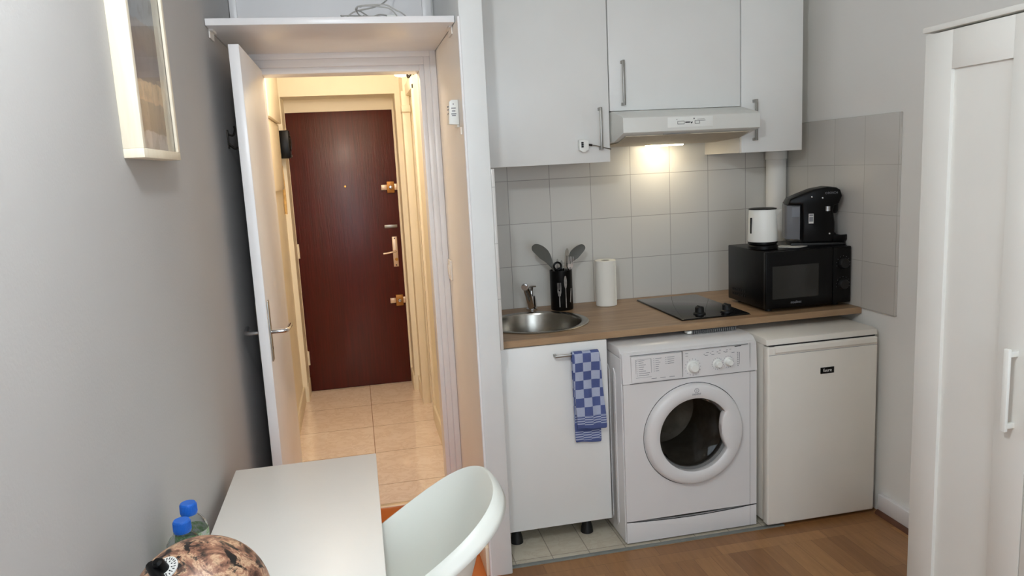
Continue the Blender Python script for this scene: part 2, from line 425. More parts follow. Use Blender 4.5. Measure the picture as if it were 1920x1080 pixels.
# ------------------------------------------------------------------ setting
struct('floor', Box(-.53, 2.2, -1.8, 3.37, -.1, 0), 'parquet', 'honey coloured parquet floor of the room, with warm light painted in as orange in the recess')
struct('floor_hall', Box(-.55, .62, 3.37, 5.7, -.1, 0.001), 'tile_hall', 'glossy beige marble tiles on the hallway floor', 'floor')
struct('floor_kitchen', Box(.475, 1.62, 2.672, YK, -.02, .004), 'tile_kit', 'pale kitchen floor tiles under the sink cabinet', 'floor')
struct('trim_1', Box(.475, 1.64, 2.655, 2.673, -.02, .006, bev=.002), 'greyseal', 'grey trim strip between kitchen tiles and parquet', 'trim')
struct('trim_2', Box(-.40, .39, 3.352, 3.385, -.02, .006, bev=.002), 'alu', 'shiny metal threshold strip in the doorway', 'trim')
struct('ceiling', Box(-.55, 2.2, -1.8, 5.7, HC, HC+.1), 'ceiling', 'white ceiling above the room and hallway')
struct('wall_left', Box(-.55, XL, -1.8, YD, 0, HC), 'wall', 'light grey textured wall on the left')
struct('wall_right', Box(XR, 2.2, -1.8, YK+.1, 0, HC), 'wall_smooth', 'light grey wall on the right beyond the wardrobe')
struct('wall_kitchen', Box(PX1, XR, YK+.004, YK+.12, 0, HC), 'wall_smooth', 'back wall of the kitchen nook', 'wall')
struct('wall_kitchen_tiles', Box(PX1, XR, YK, YK+.004, .80, 1.70), 'tile_back', 'grey square tiled splashback behind the worktop', 'wall')
struct('wall_right_tiles', Box(XR-.010, XR, 2.583, YK, .862, 1.665, bev=.002), 'tile_right', 'grey tiled panel on the right wall beside the coffee machine', 'wall')
struct('wall_partition', Box(PX0, PX1, PY, YK+.12, 0, HC, bev=.004), 'pillar', 'white wall end between the hallway recess and kitchen', 'wall')
struct('wall_partition_lining', Box(PX0-.003, PX0, PY+.004, YD, 0, 2.034), 'cream', 'cream side wall of the recess in front of the hallway door', 'wall')
struct('trim_3', Cyl((PX0-.001, PY-.001, 0), (PX0-.001, PY-.001, 2.04), .005, seg=10), 'trim', 'thin rounded corner bead on the white wall end', 'trim')
bm = bm_new(); box(bm, PX1, .487, PY+.002, YK, .876, 1.528, bev=.002)
struct('trim_4', bm, 'tile_part', 'tiled return on the kitchen side of the white wall end', 'trim')
# wall behind the camera with a window opening
bm = bm_new()
box(bm, -.55, -.3, -1.8, -1.62, 0, HC); box(bm, 1.2, 2.2, -1.8, -1.62, 0, HC)
box(bm, -.3, 1.2, -1.8, -1.62, 0, .7); box(bm, -.3, 1.2, -1.8, -1.62, 2.2, HC)
struct('wall_window', bm, 'wall', 'wall with the window opposite the kitchen', 'wall')
bm = bm_new()
for x in (-.3, .42, 1.14): box(bm, x, x+.06, -1.72, -1.66, .7, 2.2)
box(bm, -.24, 1.14, -1.72, -1.66, .7, .76); box(bm, -.24, 1.14, -1.72, -1.66, 2.14, 2.2)
struct('window_1', bm, 'trim', 'white framed double window opposite the kitchen')

# inner door wall with opening, its stepped frame and the panel above the shelf
bm = bm_new()
box(bm, XL-.06, -.372, YD, 3.46, 0, HC); box(bm, .375, PX0, YD, 3.46, 0, HC); box(bm, -.372, .375, YD, 3.46, 2.045, HC)
struct('wall_inner', bm, 'wall_smooth', 'wall around the opening to the hallway', 'wall')
bm = bm_new()
for k, (o, i, y) in enumerate(((.072, .046, YD-.020), (.046, .020, YD-.013), (.020, .0, YD-.002))):
    xl, xr, zt = -.333, .317, 1.957
    box(bm, xl-o, xl-i, y, 3.455, 0, zt+o*1.22, bev=.002); box(bm, xr+i, xr+o, y, 3.455, 0, zt+o*1.22, bev=.002)
    box(bm, xl-i, xr+i, y, 3.455, zt+i*1.22, zt+o*1.22, bev=.002)

struct('trim_5', bm, 'trim', 'white stepped door frame around the hallway opening', 'trim')
bm = bm_new()
for x0, x1 in ((-.428, -.400), (.345, .385)): box(bm, x0, x1, YD-.022, YD, 2.062, HC, bev=.002)
struct('trim_6', bm, 'trim', 'white upright battens on the wall above the shelf', 'trim')

struct('trim_9', Box(-.400, .345, YD-.006, YD, 2.062, HC), 'trim', 'white painted panel on the wall above the shelf', 'trim')
sh = thing('wall_shelf', 'white shelf board spanning the recess above the open door', 'shelf', (-.02, 2.7, 2.036))
obj('board', Box(XL+.002, PX0-.004, 2.70, YD-.002, 2.036, 2.058, bev=.001), 'trim', sh)
for x0, x1, d in ((XL+.001, XL+.014, 1), (PX0-.017, PX0-.004, -1)):
    b = bm_new(); box(b, x0, x1, 2.76, 2.84, 2.031, 2.036); box(b, x0 if d > 0 else x1-.004, x0+.004 if d > 0 else x1, 2.76, 2.84, 2.008, 2.032)
    obj('bracket', b, 'cream', sh)

# hallway
struct('wall_hall_left', Box(-.55, -.45, 3.46, 5.45, 0, HC), 'hall', 'cream left wall of the hallway', 'wall')
bm = bm_new()
box(bm, .385, .5, 3.46, 4.52, 0, HC); box(bm, .385, .5, 4.52, 4.88, 2.0, HC); box(bm, .50, .55, 4.45, 4.95, 0, HC); box(bm, .352, .5, 4.88, 5.2, 0, HC)
struct('wall_hall_right', bm, 'hall', 'cream right wall of the hallway with a doorway recess', 'wall')
bm = bm_new()
box(bm, -.55, -.418, 5.2, 5.6, 0, HC); box(bm, .318, .5, 5.2, 5.6, 0, HC)
box(bm, -.418, .318, 5.2, 5.6, 2.05, HC)
box(bm, -.418, .318, 5.452, 5.6, 1.967, 2.05)
struct('wall_hall_end', bm, 'hall', 'cream end wall of the hallway around the dark red door', 'wall')
bm = bm_new()
box(bm, .338, .387, 4.86, 4.93, 0, 2.03, bev=.004); box(bm, .372, .386, 4.47, 4.525, 0, 2.03, bev=.003); box(bm, .365, .386, 4.47, 4.93, 2.0, 2.07, bev=.004)
box(bm, .334, .39, 4.84, 4.95, 1.90, 1.94, bev=.004)
struct('trim_7', bm, 'hallwood', 'cream casing of the side doorway in the hallway', 'trim')
bm = bm_new()
box(bm, -.45, -.436, 3.47, 5.2, 0, .11, bev=.003); box(bm, -.418, -.412, 5.2, 5.44, 0, .11, bev=.002)
struct('baseboard_hall_left', bm, 'hallwood', 'cream skirting along the left wall of the hallway', 'baseboard')
bm = bm_new()
box(bm, .371, .385, 3.47, 4.46, 0, .11, bev=.003); box(bm, .338, .352, 4.95, 5.2, 0, .11, bev=.003); box(bm, .306, .318, 5.2, 5.44, 0, .11, bev=.002)
struct('baseboard_hall_right', bm, 'hallwood', 'cream skirting along the right wall of the hallway', 'baseboard')
bm = bm_new(); box(bm, XR-.020, XR, 1.86, 2.64, .018, .088, bev=.004)
struct('baseboard_right', bm, 'trim', 'white skirting on the right wall between fridge and wardrobe', 'baseboard')
bm = bm_new(); prism(bm, [(XR, 0), (XR-.032, 0), (XR-.03, .010), (XR-.022, .018), (XR, .02)], 'Y', 1.86, 2.64)
struct('trim_8', bm, 'brownstrip', 'brown quarter round strip under the right skirting', 'trim')
bm = bm_new(); box(bm, PX0-.017, PX0-.003, PY+.01, YD-.03, 0.0, .115, bev=.003)
struct('baseboard_recess', bm, 'hallwood', 'cream skirting on the recess side of the partition', 'baseboard')

# ------------------------------------------------------------------ doors
d1 = thing('door_1', 'white flush door standing open against the left wall', 'door', (-.335, 3.33, 0), 0, kind='structure')
obj('leaf', Box(-.361, -.327, 2.672, 3.325, .008, 1.972, bev=.002), 'trim', d1)
o = obj('handle_plate', Box(-.327, -.3225, 2.692, 2.732, .90, 1.115, bev=.0015), 'nickel', d1); o['label'] = 'tall satin metal back plate'
obj('handle_plate', Box(-.3655, -.361, 2.692, 2.732, .90, 1.115, bev=.0015), 'nickel', d1)
for s, x0, x1 in ((1, -.3225, -.268), (-1, -.3655, -.412)):
    obj('door_handle', Tube(smoothpath([(x0, 2.712, 1.003), ((x0+x1)/2, 2.712, 1.003), (x1-s*.006, 2.717, 1.003), (x1, 2.74, 1.004), (x1+s*.003, 2.80, 1.006)], 6), .0078, seg=12), 'chrome', d1)
obj('keyhole', Cyl((-.3230, 2.712, .945), (-.3220, 2.712, .945), .006, seg=14), 'print_d', d1)

d2 = thing('door_2', 'dark red varnished entrance door at the end of the hallway', 'door', (-.05, 5.45, 0), 0, kind='structure')
obj('leaf', Box(-.415, .305, 5.446, 5.49, .004, 1.966, bev=.002), 'red', d2)
obj('frame', box(Box(.305, .318, 5.43, 5.5, 0, 1.967), -.418, -.4155, 5.43, 5.5, 0, 1.967), 'hallwood', d2)
for z, x in ((1.430, .258), (.618, .262)):
    l = obj('rim_lock', Box(x-.026, x+.026, 5.425, 5.447, z-.040, z+.040, bev=.003), 'brass_p', d2)
    l['label'] = 'upper brass rim lock' if z > 1 else 'lower brass rim lock'
    obj('bolt', Box(x-.066, x-.026, 5.430, 5.446, z-.018, z+.018, bev=.002), 'pale_metal', l)
    obj('keeper', Box(x+.026, x+.048, 5.428, 5.447, z-.022, z+.022, bev=.002), 'pale_metal', l)
    obj('knob', Lathe([(.0, -.022), (.010, -.021), (.013, -.014), (.010, -.006), (.008, 0)], (x, 5.425, z), 20, 'Y'), 'chrome', l)
p = obj('handle_plate', Box(.240, .276, 5.440, 5.447, .862, 1.078, bev=.002), 'pale_metal', d2)
obj('lever', Tube(smoothpath([(.258, 5.44, .975), (.258, 5.405, .975), (.245, 5.395, .974), (.20, 5.393, .968), (.170, 5.393, .966)], 5), .007, seg=10), 'pale_metal', p)
obj('cylinder', Cyl((.262, 5.4405, .915), (.262, 5.434, .915), .011, seg=18), 'brass', p)
b = bm_new()
for z in (.874, 1.066): cyl(b, (.258, 5.4402, z), (.258, 5.4385, z), .005, seg=12)
obj('screw', b, 'dark_metal', p)
obj('chain_plate', Box(.195, .285, 5.438, 5.447, 1.142, 1.164, bev=.002), 'nickel', d2)
obj('peephole', Cyl((-.055, 5.4465, 1.452), (-.055, 5.442, 1.452), .007, seg=16), 'brass', d2)
for z in (.25, 1.02, 1.75): obj('hinge', Cyl((-.412, 5.444, z-.05), (-.412, 5.444, z+.05), .008, seg=12), 'hallwood', d2)

# ------------------------------------------------------------------ hallway fittings
t = thing('meter_board', 'cream wooden board and casing on the hallway left wall', 'meter board', (-.45, 4.7, 1.47))
obj('board', Box(-.449, -.428, 4.30, 5.02, 1.46, 1.862, bev=.002), 'hallwood', t)
obj('casing', Box(-.449, -.408, 4.30, 5.0, 1.866, 2.20, bev=.002), 'hallwood', t)
t = thing('electricity_meter', 'black electricity meter mounted on the hallway left wall', 'electricity meter', (-.45, 5.1, 1.65))
obj('body', Box(-.45, -.372, 5.045, 5.15, 1.655, 1.83, bev=.008), 'black', t)
obj('back_plate', Box(-.45, -.440, 5.03, 5.17, 1.60, 1.87, bev=.003), 'black_m', t)
obj('dome', Lathe([(0, .012), (.03, .010), (.048, .005), (.052, 0)], (-.372, 5.10, 1.75), 28, 'X'), 'black_g', t)
obj('conduit', Tube(smoothpath([(-.438, 5.085, 1.30), (-.437, 5.09, 1.45), (-.44, 5.085, 1.61)], 6), .009, seg=8), plain('yellowed_conduit', (206, 170, 110), .5, var=.15, vs_=40), t)
obj('seal', Lathe([(0, .006), (.006, .003), (.006, 0)], (-.366, 5.06, 1.668), 10, 'X'), 'chrome', t)
t = thing('hall_wall_lamp', 'glowing lamp with dark bracket high on the hallway right wall', 'wall lamp', (.385, 4.38, 2.10))
obj('shade', Lathe([(.0, -.065), (.035, -.058), (.058, -.03), (.064, 0), (.052, .04), (.0, .05)], (.318, 4.42, 2.125), 28), 'halllamp', t)
obj('bracket', Tube(smoothpath([(.385, 4.37, 2.10), (.368, 4.37, 2.075), (.352, 4.38, 2.055), (.345, 4.39, 2.085), (.34, 4.40, 2.11)], 6), .007, seg=8), 'dark_metal', t)
obj('wall_plate', Cyl((.385, 4.37, 2.10), (.377, 4.37, 2.10), .035, seg=20), 'dark_metal', t)

# ------------------------------------------------------------------ recess fittings
t = thing('coat_hook', 'dark double coat hook on the left wall behind the open door', 'hook', (XL, 2.93, 1.66))
obj('plate', Box(XL, XL+.004, 2.918, 2.938, 1.648, 1.715, bev=.001), 'dark_metal', t)
obj('prong', Tube(smoothpath([(XL+.003, 2.928, 1.70), (XL+.02, 2.928, 1.695), (XL+.028, 2.928, 1.715), (XL+.026, 2.928, 1.728)], 5), .004, seg=8), 'dark_metal', t)
obj('prong', Tube(smoothpath([(XL+.003, 2.928, 1.665), (XL+.022, 2.928, 1.648), (XL+.040, 2.928, 1.655), (XL+.044, 2.928, 1.672)], 5), .0045, seg=8), 'dark_metal', t)

t = thing('remote_control', 'white remote control in a holder on the recess wall', 'remote control', (PX0, 2.80, 1.69))
obj('holder', Box(PX0-.012, PX0-.003, 2.735, 2.80, 1.682, 1.74, bev=.002), 'white_pl', t)
obj('body', Prism([(PX0-.004, 1.690), (PX0-.041, 1.692), (PX0-.036, 1.770), (PX0-.028, 1.777), (PX0-.004, 1.777)], 'Y', 2.725, 2.768, bev=.002), 'white_pl', t)
b = bm_new()
for z, w_ in ((1.762, .004), (1.748, .016), (1.738, .012), (1.728, .018), (1.722, .014)): box(b, PX0-.022-w_*.5, PX0-.022+w_*.5, 2.7240, 2.7252, z-.0018, z+.0018)
for z, w_ in ((1.755, .02), (1.744, .02), (1.73, .024)): box(b, PX0-.0408, PX0-.0360, 2.747-w_/2, 2.747+w_/2, z-.0015, z+.0015)
obj('buttons', b, 'print', t)
t = thing('light_switch', 'white light switch on the recess wall near the door frame', 'light switch', (PX0, 3.26, 1.10))
obj('plate', Box(PX0-.012, PX0-.003, 3.215, 3.298, 1.058, 1.145, bev=.003), 'sock', t)
obj('rocker', Box(PX0-.016, PX0-.011, 3.235, 3.278, 1.078, 1.125, bev=.002), 'sock', t)
t = thing('pull_cord_clip', 'small white clip on the recess wall below the remote', 'clip', (PX0, 2.79, 1.64))
obj('clip_body', Box(PX0-.010, PX0-.003, 2.668, 2.686, 1.652, 1.678, bev=.002), 'sock', t)

# cables on the shelf
pts = []
for k in range(66):
    a = k*.40; rx = .085+.018*sin(k*.7); pts.append((.135+rx*cos(a)+.03*sin(k*.13), 2.84+.05*sin(a)*1.2+.01*sin(k), 2.064+.030*(1+cos(a*.5+.4))*abs(sin(a*.5))+.002*(k % 5)))
for p_ in pts: pass
t = tag(obj('cable', Tube(smoothpath(pts, 4), .0026, seg=7), 'cable'), 'tangled coil of thin white cable on the shelf', 'cable')
tag(obj('cable', Tube(smoothpath([(.20, 2.86, 2.066), (.12, 2.85, 2.075), (.02, 2.87, 2.0665), (.05, 2.87, 2.105), (.13, 2.90, 2.13), (.19, 3.1, 2.20), (.24, 3.25, 2.31), (.26, 3.31, 2.45)], 8), .0028, seg=7), 'cable'), 'white cable rising from the shelf up the panel', 'cable')
tag(obj('plug', box(Box(.165, .205, 2.80, 2.83, 2.0585, 2.083, bev=.004), .205, .225, 2.808, 2.822, 2.0625, 2.077, bev=.002), 'white_pl'), 'small white plug lying among the shelf cables', 'plug')
tag(obj('cable', Tube(smoothpath([(-.235, 2.90, 2.0605), (-.232, 2.90, 2.075), (-.224, 2.90, 2.092)], 5), .0018, seg=6), 'cable'), 'short wire end sticking up at the left of the shelf', 'cable')

# picture frame on left wall
fx0, fx1, fy0, fy1, fz0, fz1 = XL, -.392, 1.605, 1.925, 1.588, 2.13
t = thing('picture_frame', 'deep pale wood picture frame on the left wall', 'picture', (XL, 1.765, fz0))
for nm, a in (('frame_rail', (fx0, fx1, fy0, fy1, fz0, fz0+.018)), ('frame_rail', (fx0, fx1, fy0, fy1, fz1-.018, fz1)), ('frame_stile', (fx0, fx1, fy0, fy0+.018, fz0+.018, fz1-.018)), ('frame_stile', (fx0, fx1, fy1-.018, fy1, fz0+.018, fz1-.018))):
    obj(nm, Box(*a, bev=.001), 'pine', t)
b = Box(XL+.012, XL+.016, fy0+.018, fy1-.018, fz0+.018, fz1-.018); b.transform(Matrix.Translation((0, 0, 0)))
o = obj('print', b, 'art', t)
obj('glass_pane', Box(fx1-.008, fx1-.006, fy0+.018, fy1-.018, fz0+.018, fz1-.018), 'pane', t)

# ------------------------------------------------------------------ upper cabinets and hood
YU = 3.09
def bar_handle(parent, x, z0, z1, y, w_=.010):
    b = bm_new(); box(b, x-w_/2, x+w_/2, y-.032, y-.022, z0, z1, bev=.0015)
    for z in (z0+.006, z1-.006): box(b, x-w_/2, x+w_/2, y-.026, y+.0005, z-.006, z+.006, bev=.001)
    o = obj('handle', b, 'nickel', parent); o['label'] = 'satin metal bar handle'; return o
def upper(name, label, x0, x1, z0, z1, hx, hz0, hz1):
    t = thing(name, label, 'cabinet', ((x0+x1)/2, YK, z0), group='wall cabinets over the worktop')
    b = bm_new(); yb = YK-.001
    box(b, x0, x0+.016, YU+.019, yb, z0, z1); box(b, x1-.016, x1, YU+.019, yb, z0, z1)
    box(b, x0+.016, x1-.016, YU+.019, yb, z0, z0+.016); box(b, x0+.016, x1-.016, YU+.019, yb, z1-.016, z1)
    box(b, x0+.016, x1-.016, yb-.006, yb, z0+.016, z1-.016)
    obj('carcass', b, 'cabin', t)
    dr = obj('door', Box(x0+.0015, x1-.0015, YU, YU+.018, z0-.001, z1, bev=.0015), 'cab', t)
    bar_handle(dr, hx, hz0, hz1, YU); return t
upper('wall_cabinet', 'large white wall cabinet left of the hood with a lock on its handle', .489, 1.079, 1.532, 2.30, 1.033, 1.583, 1.757)
upper('wall_cabinet', 'white wall cabinet directly above the extractor hood', 1.081, 1.681, 1.742, 2.30, 1.137, 1.762, 1.945)
upper('wall_cabinet', 'narrow white wall cabinet right of the hood near the pipe', 1.683, 1.981, 1.541, 2.30, 1.742, 1.591, 1.767)

hx0, hx1 = 1.086, 1.679
t = thing('extractor_hood', 'white slim extractor hood lit underneath, below the middle wall cabinet', 'hood', (1.38, YK, 1.6))
b = bm_new(); prism(b, [(3.44, 1.738), (3.075, 1.738), (2.957, 1.708), (2.948, 1.702), (2.948, 1.644), (2.952, 1.640), (3.06, 1.612), (3.40, 1.598), (3.44, 1.598)], 'X', hx0, hx1, bev=.0025)
for v in b.verts:
    if v.co.y < 3.02 and v.co.x > 1.6: v.co.x += .014      # front lip flares slightly past the cabinet
obj('body', b, 'hoodw', t)
b = bm_new(); prism(b, [(2.975, 1.6315), (3.06, 1.6095), (3.30, 1.5995), (3.30, 1.596), (3.06, 1.606), (2.975, 1.628)], 'X', hx0+.02, hx1-.02)
obj('grease_filter', b, 'hoodu', t)
obj('lamp_lens', Box(1.352, 1.512, 3.31, 3.385, 1.590, 1.599, bev=.003), 'bulb', t)
obj('front_lip_glint', Box(1.27, 1.385, 2.965, 2.985, 1.630, 1.6345), 'chrome', t)  # chrome strip added to draw the bright reflection under the front lip
pl = obj('control_panel', Box(1.278, 1.478, 2.9465, 2.9485, 1.656, 1.698, bev=.0008), 'white_pl', t)
b = bm_new()
def outline(b, x, z, w_, h_, y=2.9458, th=.0016):
    box(b, x-w_/2, x+w_/2, y, y+.001, z+h_/2-th, z+h_/2); box(b, x-w_/2, x+w_/2, y, y+.001, z-h_/2, z-h_/2+th)
    box(b, x-w_/2, x-w_/2+th, y, y+.001, z-h_/2, z+h_/2); box(b, x+w_/2-th, x+w_/2, y, y+.001, z-h_/2, z+h_/2)
outline(b, 1.336, 1.675, .030, .013); outline(b, 1.408, 1.675, .022, .013)
box(b, 1.355, 1.376, 2.9458, 2.9468, 1.6735, 1.678)
prism(b, [(1.379, 1.679), (1.383, 1.6745), (1.387, 1.679), (1.387, 1.674), (1.383, 1.669), (1.379, 1.674)], 'Y', 2.9458, 2.9468)
box(b, 1.420, 1.444, 2.9458, 2.9468, 1.6805, 1.682); box(b, 1.408, 1.440, 2.9458, 2.9468, 1.686, 1.687); box(b, 1.392, 1.396, 2.9458, 2.9468, 1.687, 1.692)
box(b, 1.316, 1.320, 2.9458, 2.9468, 1.688, 1.690)
obj('slider_marks', b, 'print_d', pl)

# lock hanging from the left cabinet's handle
t = thing('cable_lock', 'white combination cable lock hanging on the left wall cabinet handle', 'lock', (.957, YU-.012, 1.58))
bd = obj('lock_body', Prism([(.936, 1.585), (.946, 1.580), (.951, 1.576), (.961, 1.576), (.966, 1.581), (.977, 1.585), (.977, 1.622), (.957, 1.629), (.936, 1.626)], 'Y', YU-.024, YU-.002, bev=.002), 'white_pl', t)
for z in (1.599, 1.607, 1.615): obj('dial', Cyl((.944, YU-.0255, z), (.953, YU-.0255, z), .0034, seg=12), 'print_d', bd)
obj('ferrule', Cyl((.977, YU-.013, 1.606), (.994, YU-.013, 1.604), .0045, seg=14), 'dark_metal', t)
obj('wire_loop', Tube(smoothpath([(.993, YU-.013, 1.604), (1.012, YU-.012, 1.601), (1.026, YU-.011, 1.597), (1.045, YU-.013, 1.592), (1.065, YU-.010, 1.587), (1.079, YU-.006, 1.584), (1.083, YU+.02, 1.583)], 6), .0023, seg=8), 'nickel', t)

# pipe in the corner
t = thing('vent_pipe', 'thick white vertical pipe in the corner behind the coffee machine', 'pipe', (2.030, 3.385, .866))
obj('pipe_shaft', Cyl((2.030, 3.385, .866), (2.030, 3.385, HC-.002), .0475, seg=36), 'wall_smooth', t)
obj('collar', Lathe([(.0475, -.02), (.051, -.018), (.051, .018), (.0475, .02)], (2.030, 3.385, 1.52), 36), 'wall_smooth', t)

# ------------------------------------------------------------------ worktop, sink, hob
SX, SY, SR = .722, 3.098, .228
wt = tag(obj('worktop', plate_with_hole(PX1+.001, XR-.003, 2.795, YK-.001, SX, SY, .200, .838, .865, 72, 'Z'), 'worktop', ang=30), 'oak effect kitchen worktop holding the round sink and hob', 'worktop')
t = thing('sink', 'round stainless steel sink set into the worktop', 'sink', (SX, SY, .70))
b = Lathe([(SR-.002, .8655), (SR, .867), (SR-.004, .8695), (.203, .8685), (.196, .866), (.1925, .858), (.190, .76), (.180, .73), (.150, .714), (.030, .706), (.028, .702), (.0, .702)], (SX, SY, 0), 72)
for v in b.verts:
    if v.co.x < PX1+.013: v.co.x = PX1+.013
obj('bowl', b, 'steel', t)
obj('drain', Lathe([(.034, .708), (.032, .711), (.020, .711), (.018, .706), (0, .706)], (SX, SY, 0), 28), 'chrome', t)
t = thing('drain_knob', 'small black drain control knob at the left back of the sink', 'knob', (.528, 3.25, .866))
obj('knob_cap', Lathe([(.0, .022), (.012, .020), (.014, .010), (.008, .004), (.010, -.001)], (.528, 3.262, .868), 18), 'black', t)

t = thing('sink_tap', 'chrome single lever mixer tap behind the round sink', 'tap', (.768, 3.372, .866))
obj('tap_base', Lathe([(.026, 0), (.026, .006), (.021, .012), (.019, .055), (.018, .066), (0, .068)], (.772, 3.382, .866), 28), 'chrome', t)
obj('spout', Tube(smoothpath([(.768, 3.372, .880), (.757, 3.345, .905), (.736, 3.29, .955), (.717, 3.245, .992), (.708, 3.222, 1.006), (.702, 3.205, 1.004)], 6), [.0165]*8+[.0165]*24, seg=18) if False else Tube(smoothpath([(.768, 3.372, .880), (.757, 3.345, .905), (.736, 3.29, .955), (.717, 3.245, .992), (.708, 3.222, 1.004), (.703, 3.206, 1.004)], 6), .0155, seg=18), 'chrome', t)
obj('aerator', Cyl((.704, 3.210, 1.004), (.6995, 3.194, 1.003), .0125, seg=20), 'steel', t)
lv = obj('lever', Tube(smoothpath([(.772, 3.382, .934), (.774, 3.385, .955), (.776, 3.383, .972)], 5), .0075, seg=12), 'chrome', t)
obj('lever_handle', Tube(smoothpath([(.752, 3.372, .972), (.772, 3.380, .976), (.795, 3.386, .974)], 5), [.0055]*11, seg=12, flat=.7), 'chrome', lv)

t = thing('cooktop', 'black glass two-zone hob with front knobs in the worktop', 'hob', (1.44, 3.11, .866))
obj('glass_plate', Box(1.287, 1.592, 2.853, 3.366, .8672, .8725, bev=.0015), 'black_g', t)
o = obj('rim', Box(1.284, 1.595, 2.850, 3.369, .8655, .8672), 'steel', t)
for x, y in ((1.395, 2.918), (1.520, 2.918)):
    k = obj('control_knob', Lathe([(.026, 0), (.026, .006), (.019, .010), (.0185, .030), (.016, .033), (0, .033)], (x, y, .8725), 28), 'black_m', t)
    obj('knob_grip', Box(x-.004, x+.004, y-.018, y+.018, .903, .909, bev=.001), 'black_m', k)
t = thing('vent_grille', 'small ribbed vent grille under the front edge of the worktop', 'grille', (1.40, 2.81, .825))
obj('rail', Box(1.285, 1.515, 2.812, 2.83, .832, .8375), 'rubber', t)
obj('backing', Box(1.30, 1.505, 2.815, 2.83, .818, .832), 'black_m', t)
obj('end_tab', Box(1.285, 1.303, 2.800, 2.83, .822, .832), 'white_pl', t)
for k in range(22):
    x = 1.306+k*.0091; obj('fin', Box(x, x+.0026, 2.799, 2.816, .8185, .8325), 'rubber', t)

# ------------------------------------------------------------------ things on the worktop
HX, HY = .906, 3.335
t = thing('utensil_holder', 'black metal utensil pot printed with cutlery beside the sink', 'utensil pot', (HX, HY, .866))
obj('pot', Lathe([(0, .866), (.050, .866), (.052, .869), (.052, 1.050), (.0495, 1.050), (.0495, .872), (0, .872)], (HX, HY, 0), 48), 'black', t)
b = bm_new()
def on_pot(a, z, r_=.0526): return Vector((HX+r_*sin(a), HY-r_*cos(a), z))
def motif(poly):
    V = [b.verts.new(on_pot(a, z)) for a, z in poly]; b.faces.new(V)
N = 18
for a0, z0, zt, kind in ((-.45, .885, .985, 'fork'), (.12, .880, 1.032, 'spoon'), (.62, .885, .97, 'knife')):
    if kind == 'spoon':
        motif([(a0+.15*cos(q)*.9, .998+.030*sin(q)) for q in [2*pi*i/N for i in range(N)]]); motif([(a0-.045, .880), (a0+.045, .880), (a0+.035, .972), (a0-.035, .972)])
    if kind == 'fork':
        motif([(a0-.17, .955), (a0-.10, .935), (a0+.10, .935), (a0+.17, .955), (a0+.17, .965), (a0-.17, .965)])
        for q in (-.15, -.05, .05, .15): motif([(a0+q-.022, .965), (a0+q+.022, .965), (a0+q+.018, .997), (a0+q-.018, .997)])
        motif([(a0-.05, .884), (a0+.05, .884), (a0+.04, .936), (a0-.04, .936)])
    if kind == 'knife':
        motif([(a0-.10, .905), (a0+.02, .900), (a0+.20, .965), (a0+.05, .968)])
obj('cutlery_print', b, 'motif', t)
def blade(name, label, pts, width, mat, grip=.5, thick=.0025, hr=.004):
    """long utensil: a handle tube that runs along the spine into a flat rounded head"""
    sp = smoothpath(pts, 10); n = len(sp)-1; k0 = int(n*grip)
    t = thing(name, label, 'utensil', tuple(sp[0])); b = bm_new(); rows = []
    for i in range(k0, n+1):
        s = (i-k0)/(n-k0); d = (sp[min(i+1, n)]-sp[max(i-1, 0)]).normalized()
        u = d.cross(Vector((0, -1, 0))).normalized(); nn = u.cross(d)
        w_ = max(.003, width/2*((s/.5)**.8 if s < .5 else (1-((s-.5)/.5)**2.4)**.5)) if width > .03 else width/2*(1-max(0, (s-.8)/.2)**2*.7)
        c = sp[i] + nn*(-.005*sin(pi*s) if width > .03 else 0); e = .003 if width > .03 else 0
        rows.append([b.verts.new(q) for q in (c-u*w_+nn*thick/2, c+nn*(thick/2-e), c+u*w_+nn*thick/2, c+u*w_-nn*thick/2, c-nn*(thick/2+e), c-u*w_-nn*thick/2)])
    for r0, r1 in zip(rows, rows[1:]):
        for q in range(6): b.faces.new((r0[q], r0[(q+1) % 6], r1[(q+1) % 6], r1[q]))
    b.faces.new(rows[0][::-1]); b.faces.new(rows[-1]); bmesh.ops.recalc_face_normals(b, faces=b.faces[:])
    obj('head', b, mat, t, ang=50); obj('handle', Tube(sp[:k0+2], hr, seg=10), mat, t); return t
blade('serving_spoon', 'dark grey serving spoon leaning left out of the black pot', [(.890, 3.33, .875), (.874, 3.327, 1.03), (.862, 3.322, 1.065), (.842, 3.315, 1.108), (.806, 3.305, 1.148), (.768, 3.298, 1.171)], .052, 'grey_pl', grip=.38)
blade('serving_spoon', 'dark grey serving spoon leaning right out of the black pot', [(.914, 3.345, .875), (.936, 3.343, 1.04), (.946, 3.341, 1.070), (.964, 3.338, 1.100), (.992, 3.335, 1.130), (1.024, 3.332, 1.154)], .048, 'grey_pl', grip=.38)
blade('table_knife', 'steel table knife standing upright in the black pot', [(.915, 3.330, .875), (.926, 3.328, 1.0), (.938, 3.325, 1.148)], .018, 'steel', grip=.45, thick=.002)
blade('peeler', 'slim steel utensil handle behind the scissors in the pot', [(.893, 3.35, .875), (.895, 3.351, 1.0), (.897, 3.352, 1.100)], .010, 'nickel')
blade('chopstick_handle', 'narrow steel handle left of the knife in the pot', [(.910, 3.352, .875), (.914, 3.353, 1.0), (.917, 3.354, 1.092)], .009, 'nickel')
t = thing('scissors', 'kitchen scissors with black finger loops upright in the black pot', 'scissors', (.884, 3.312, .876))
obj('blades', box(Box(.872, .884, 3.309, 3.312, .876, 1.04), .879, .891, 3.313, 3.316, .876, 1.04), 'steel', t)
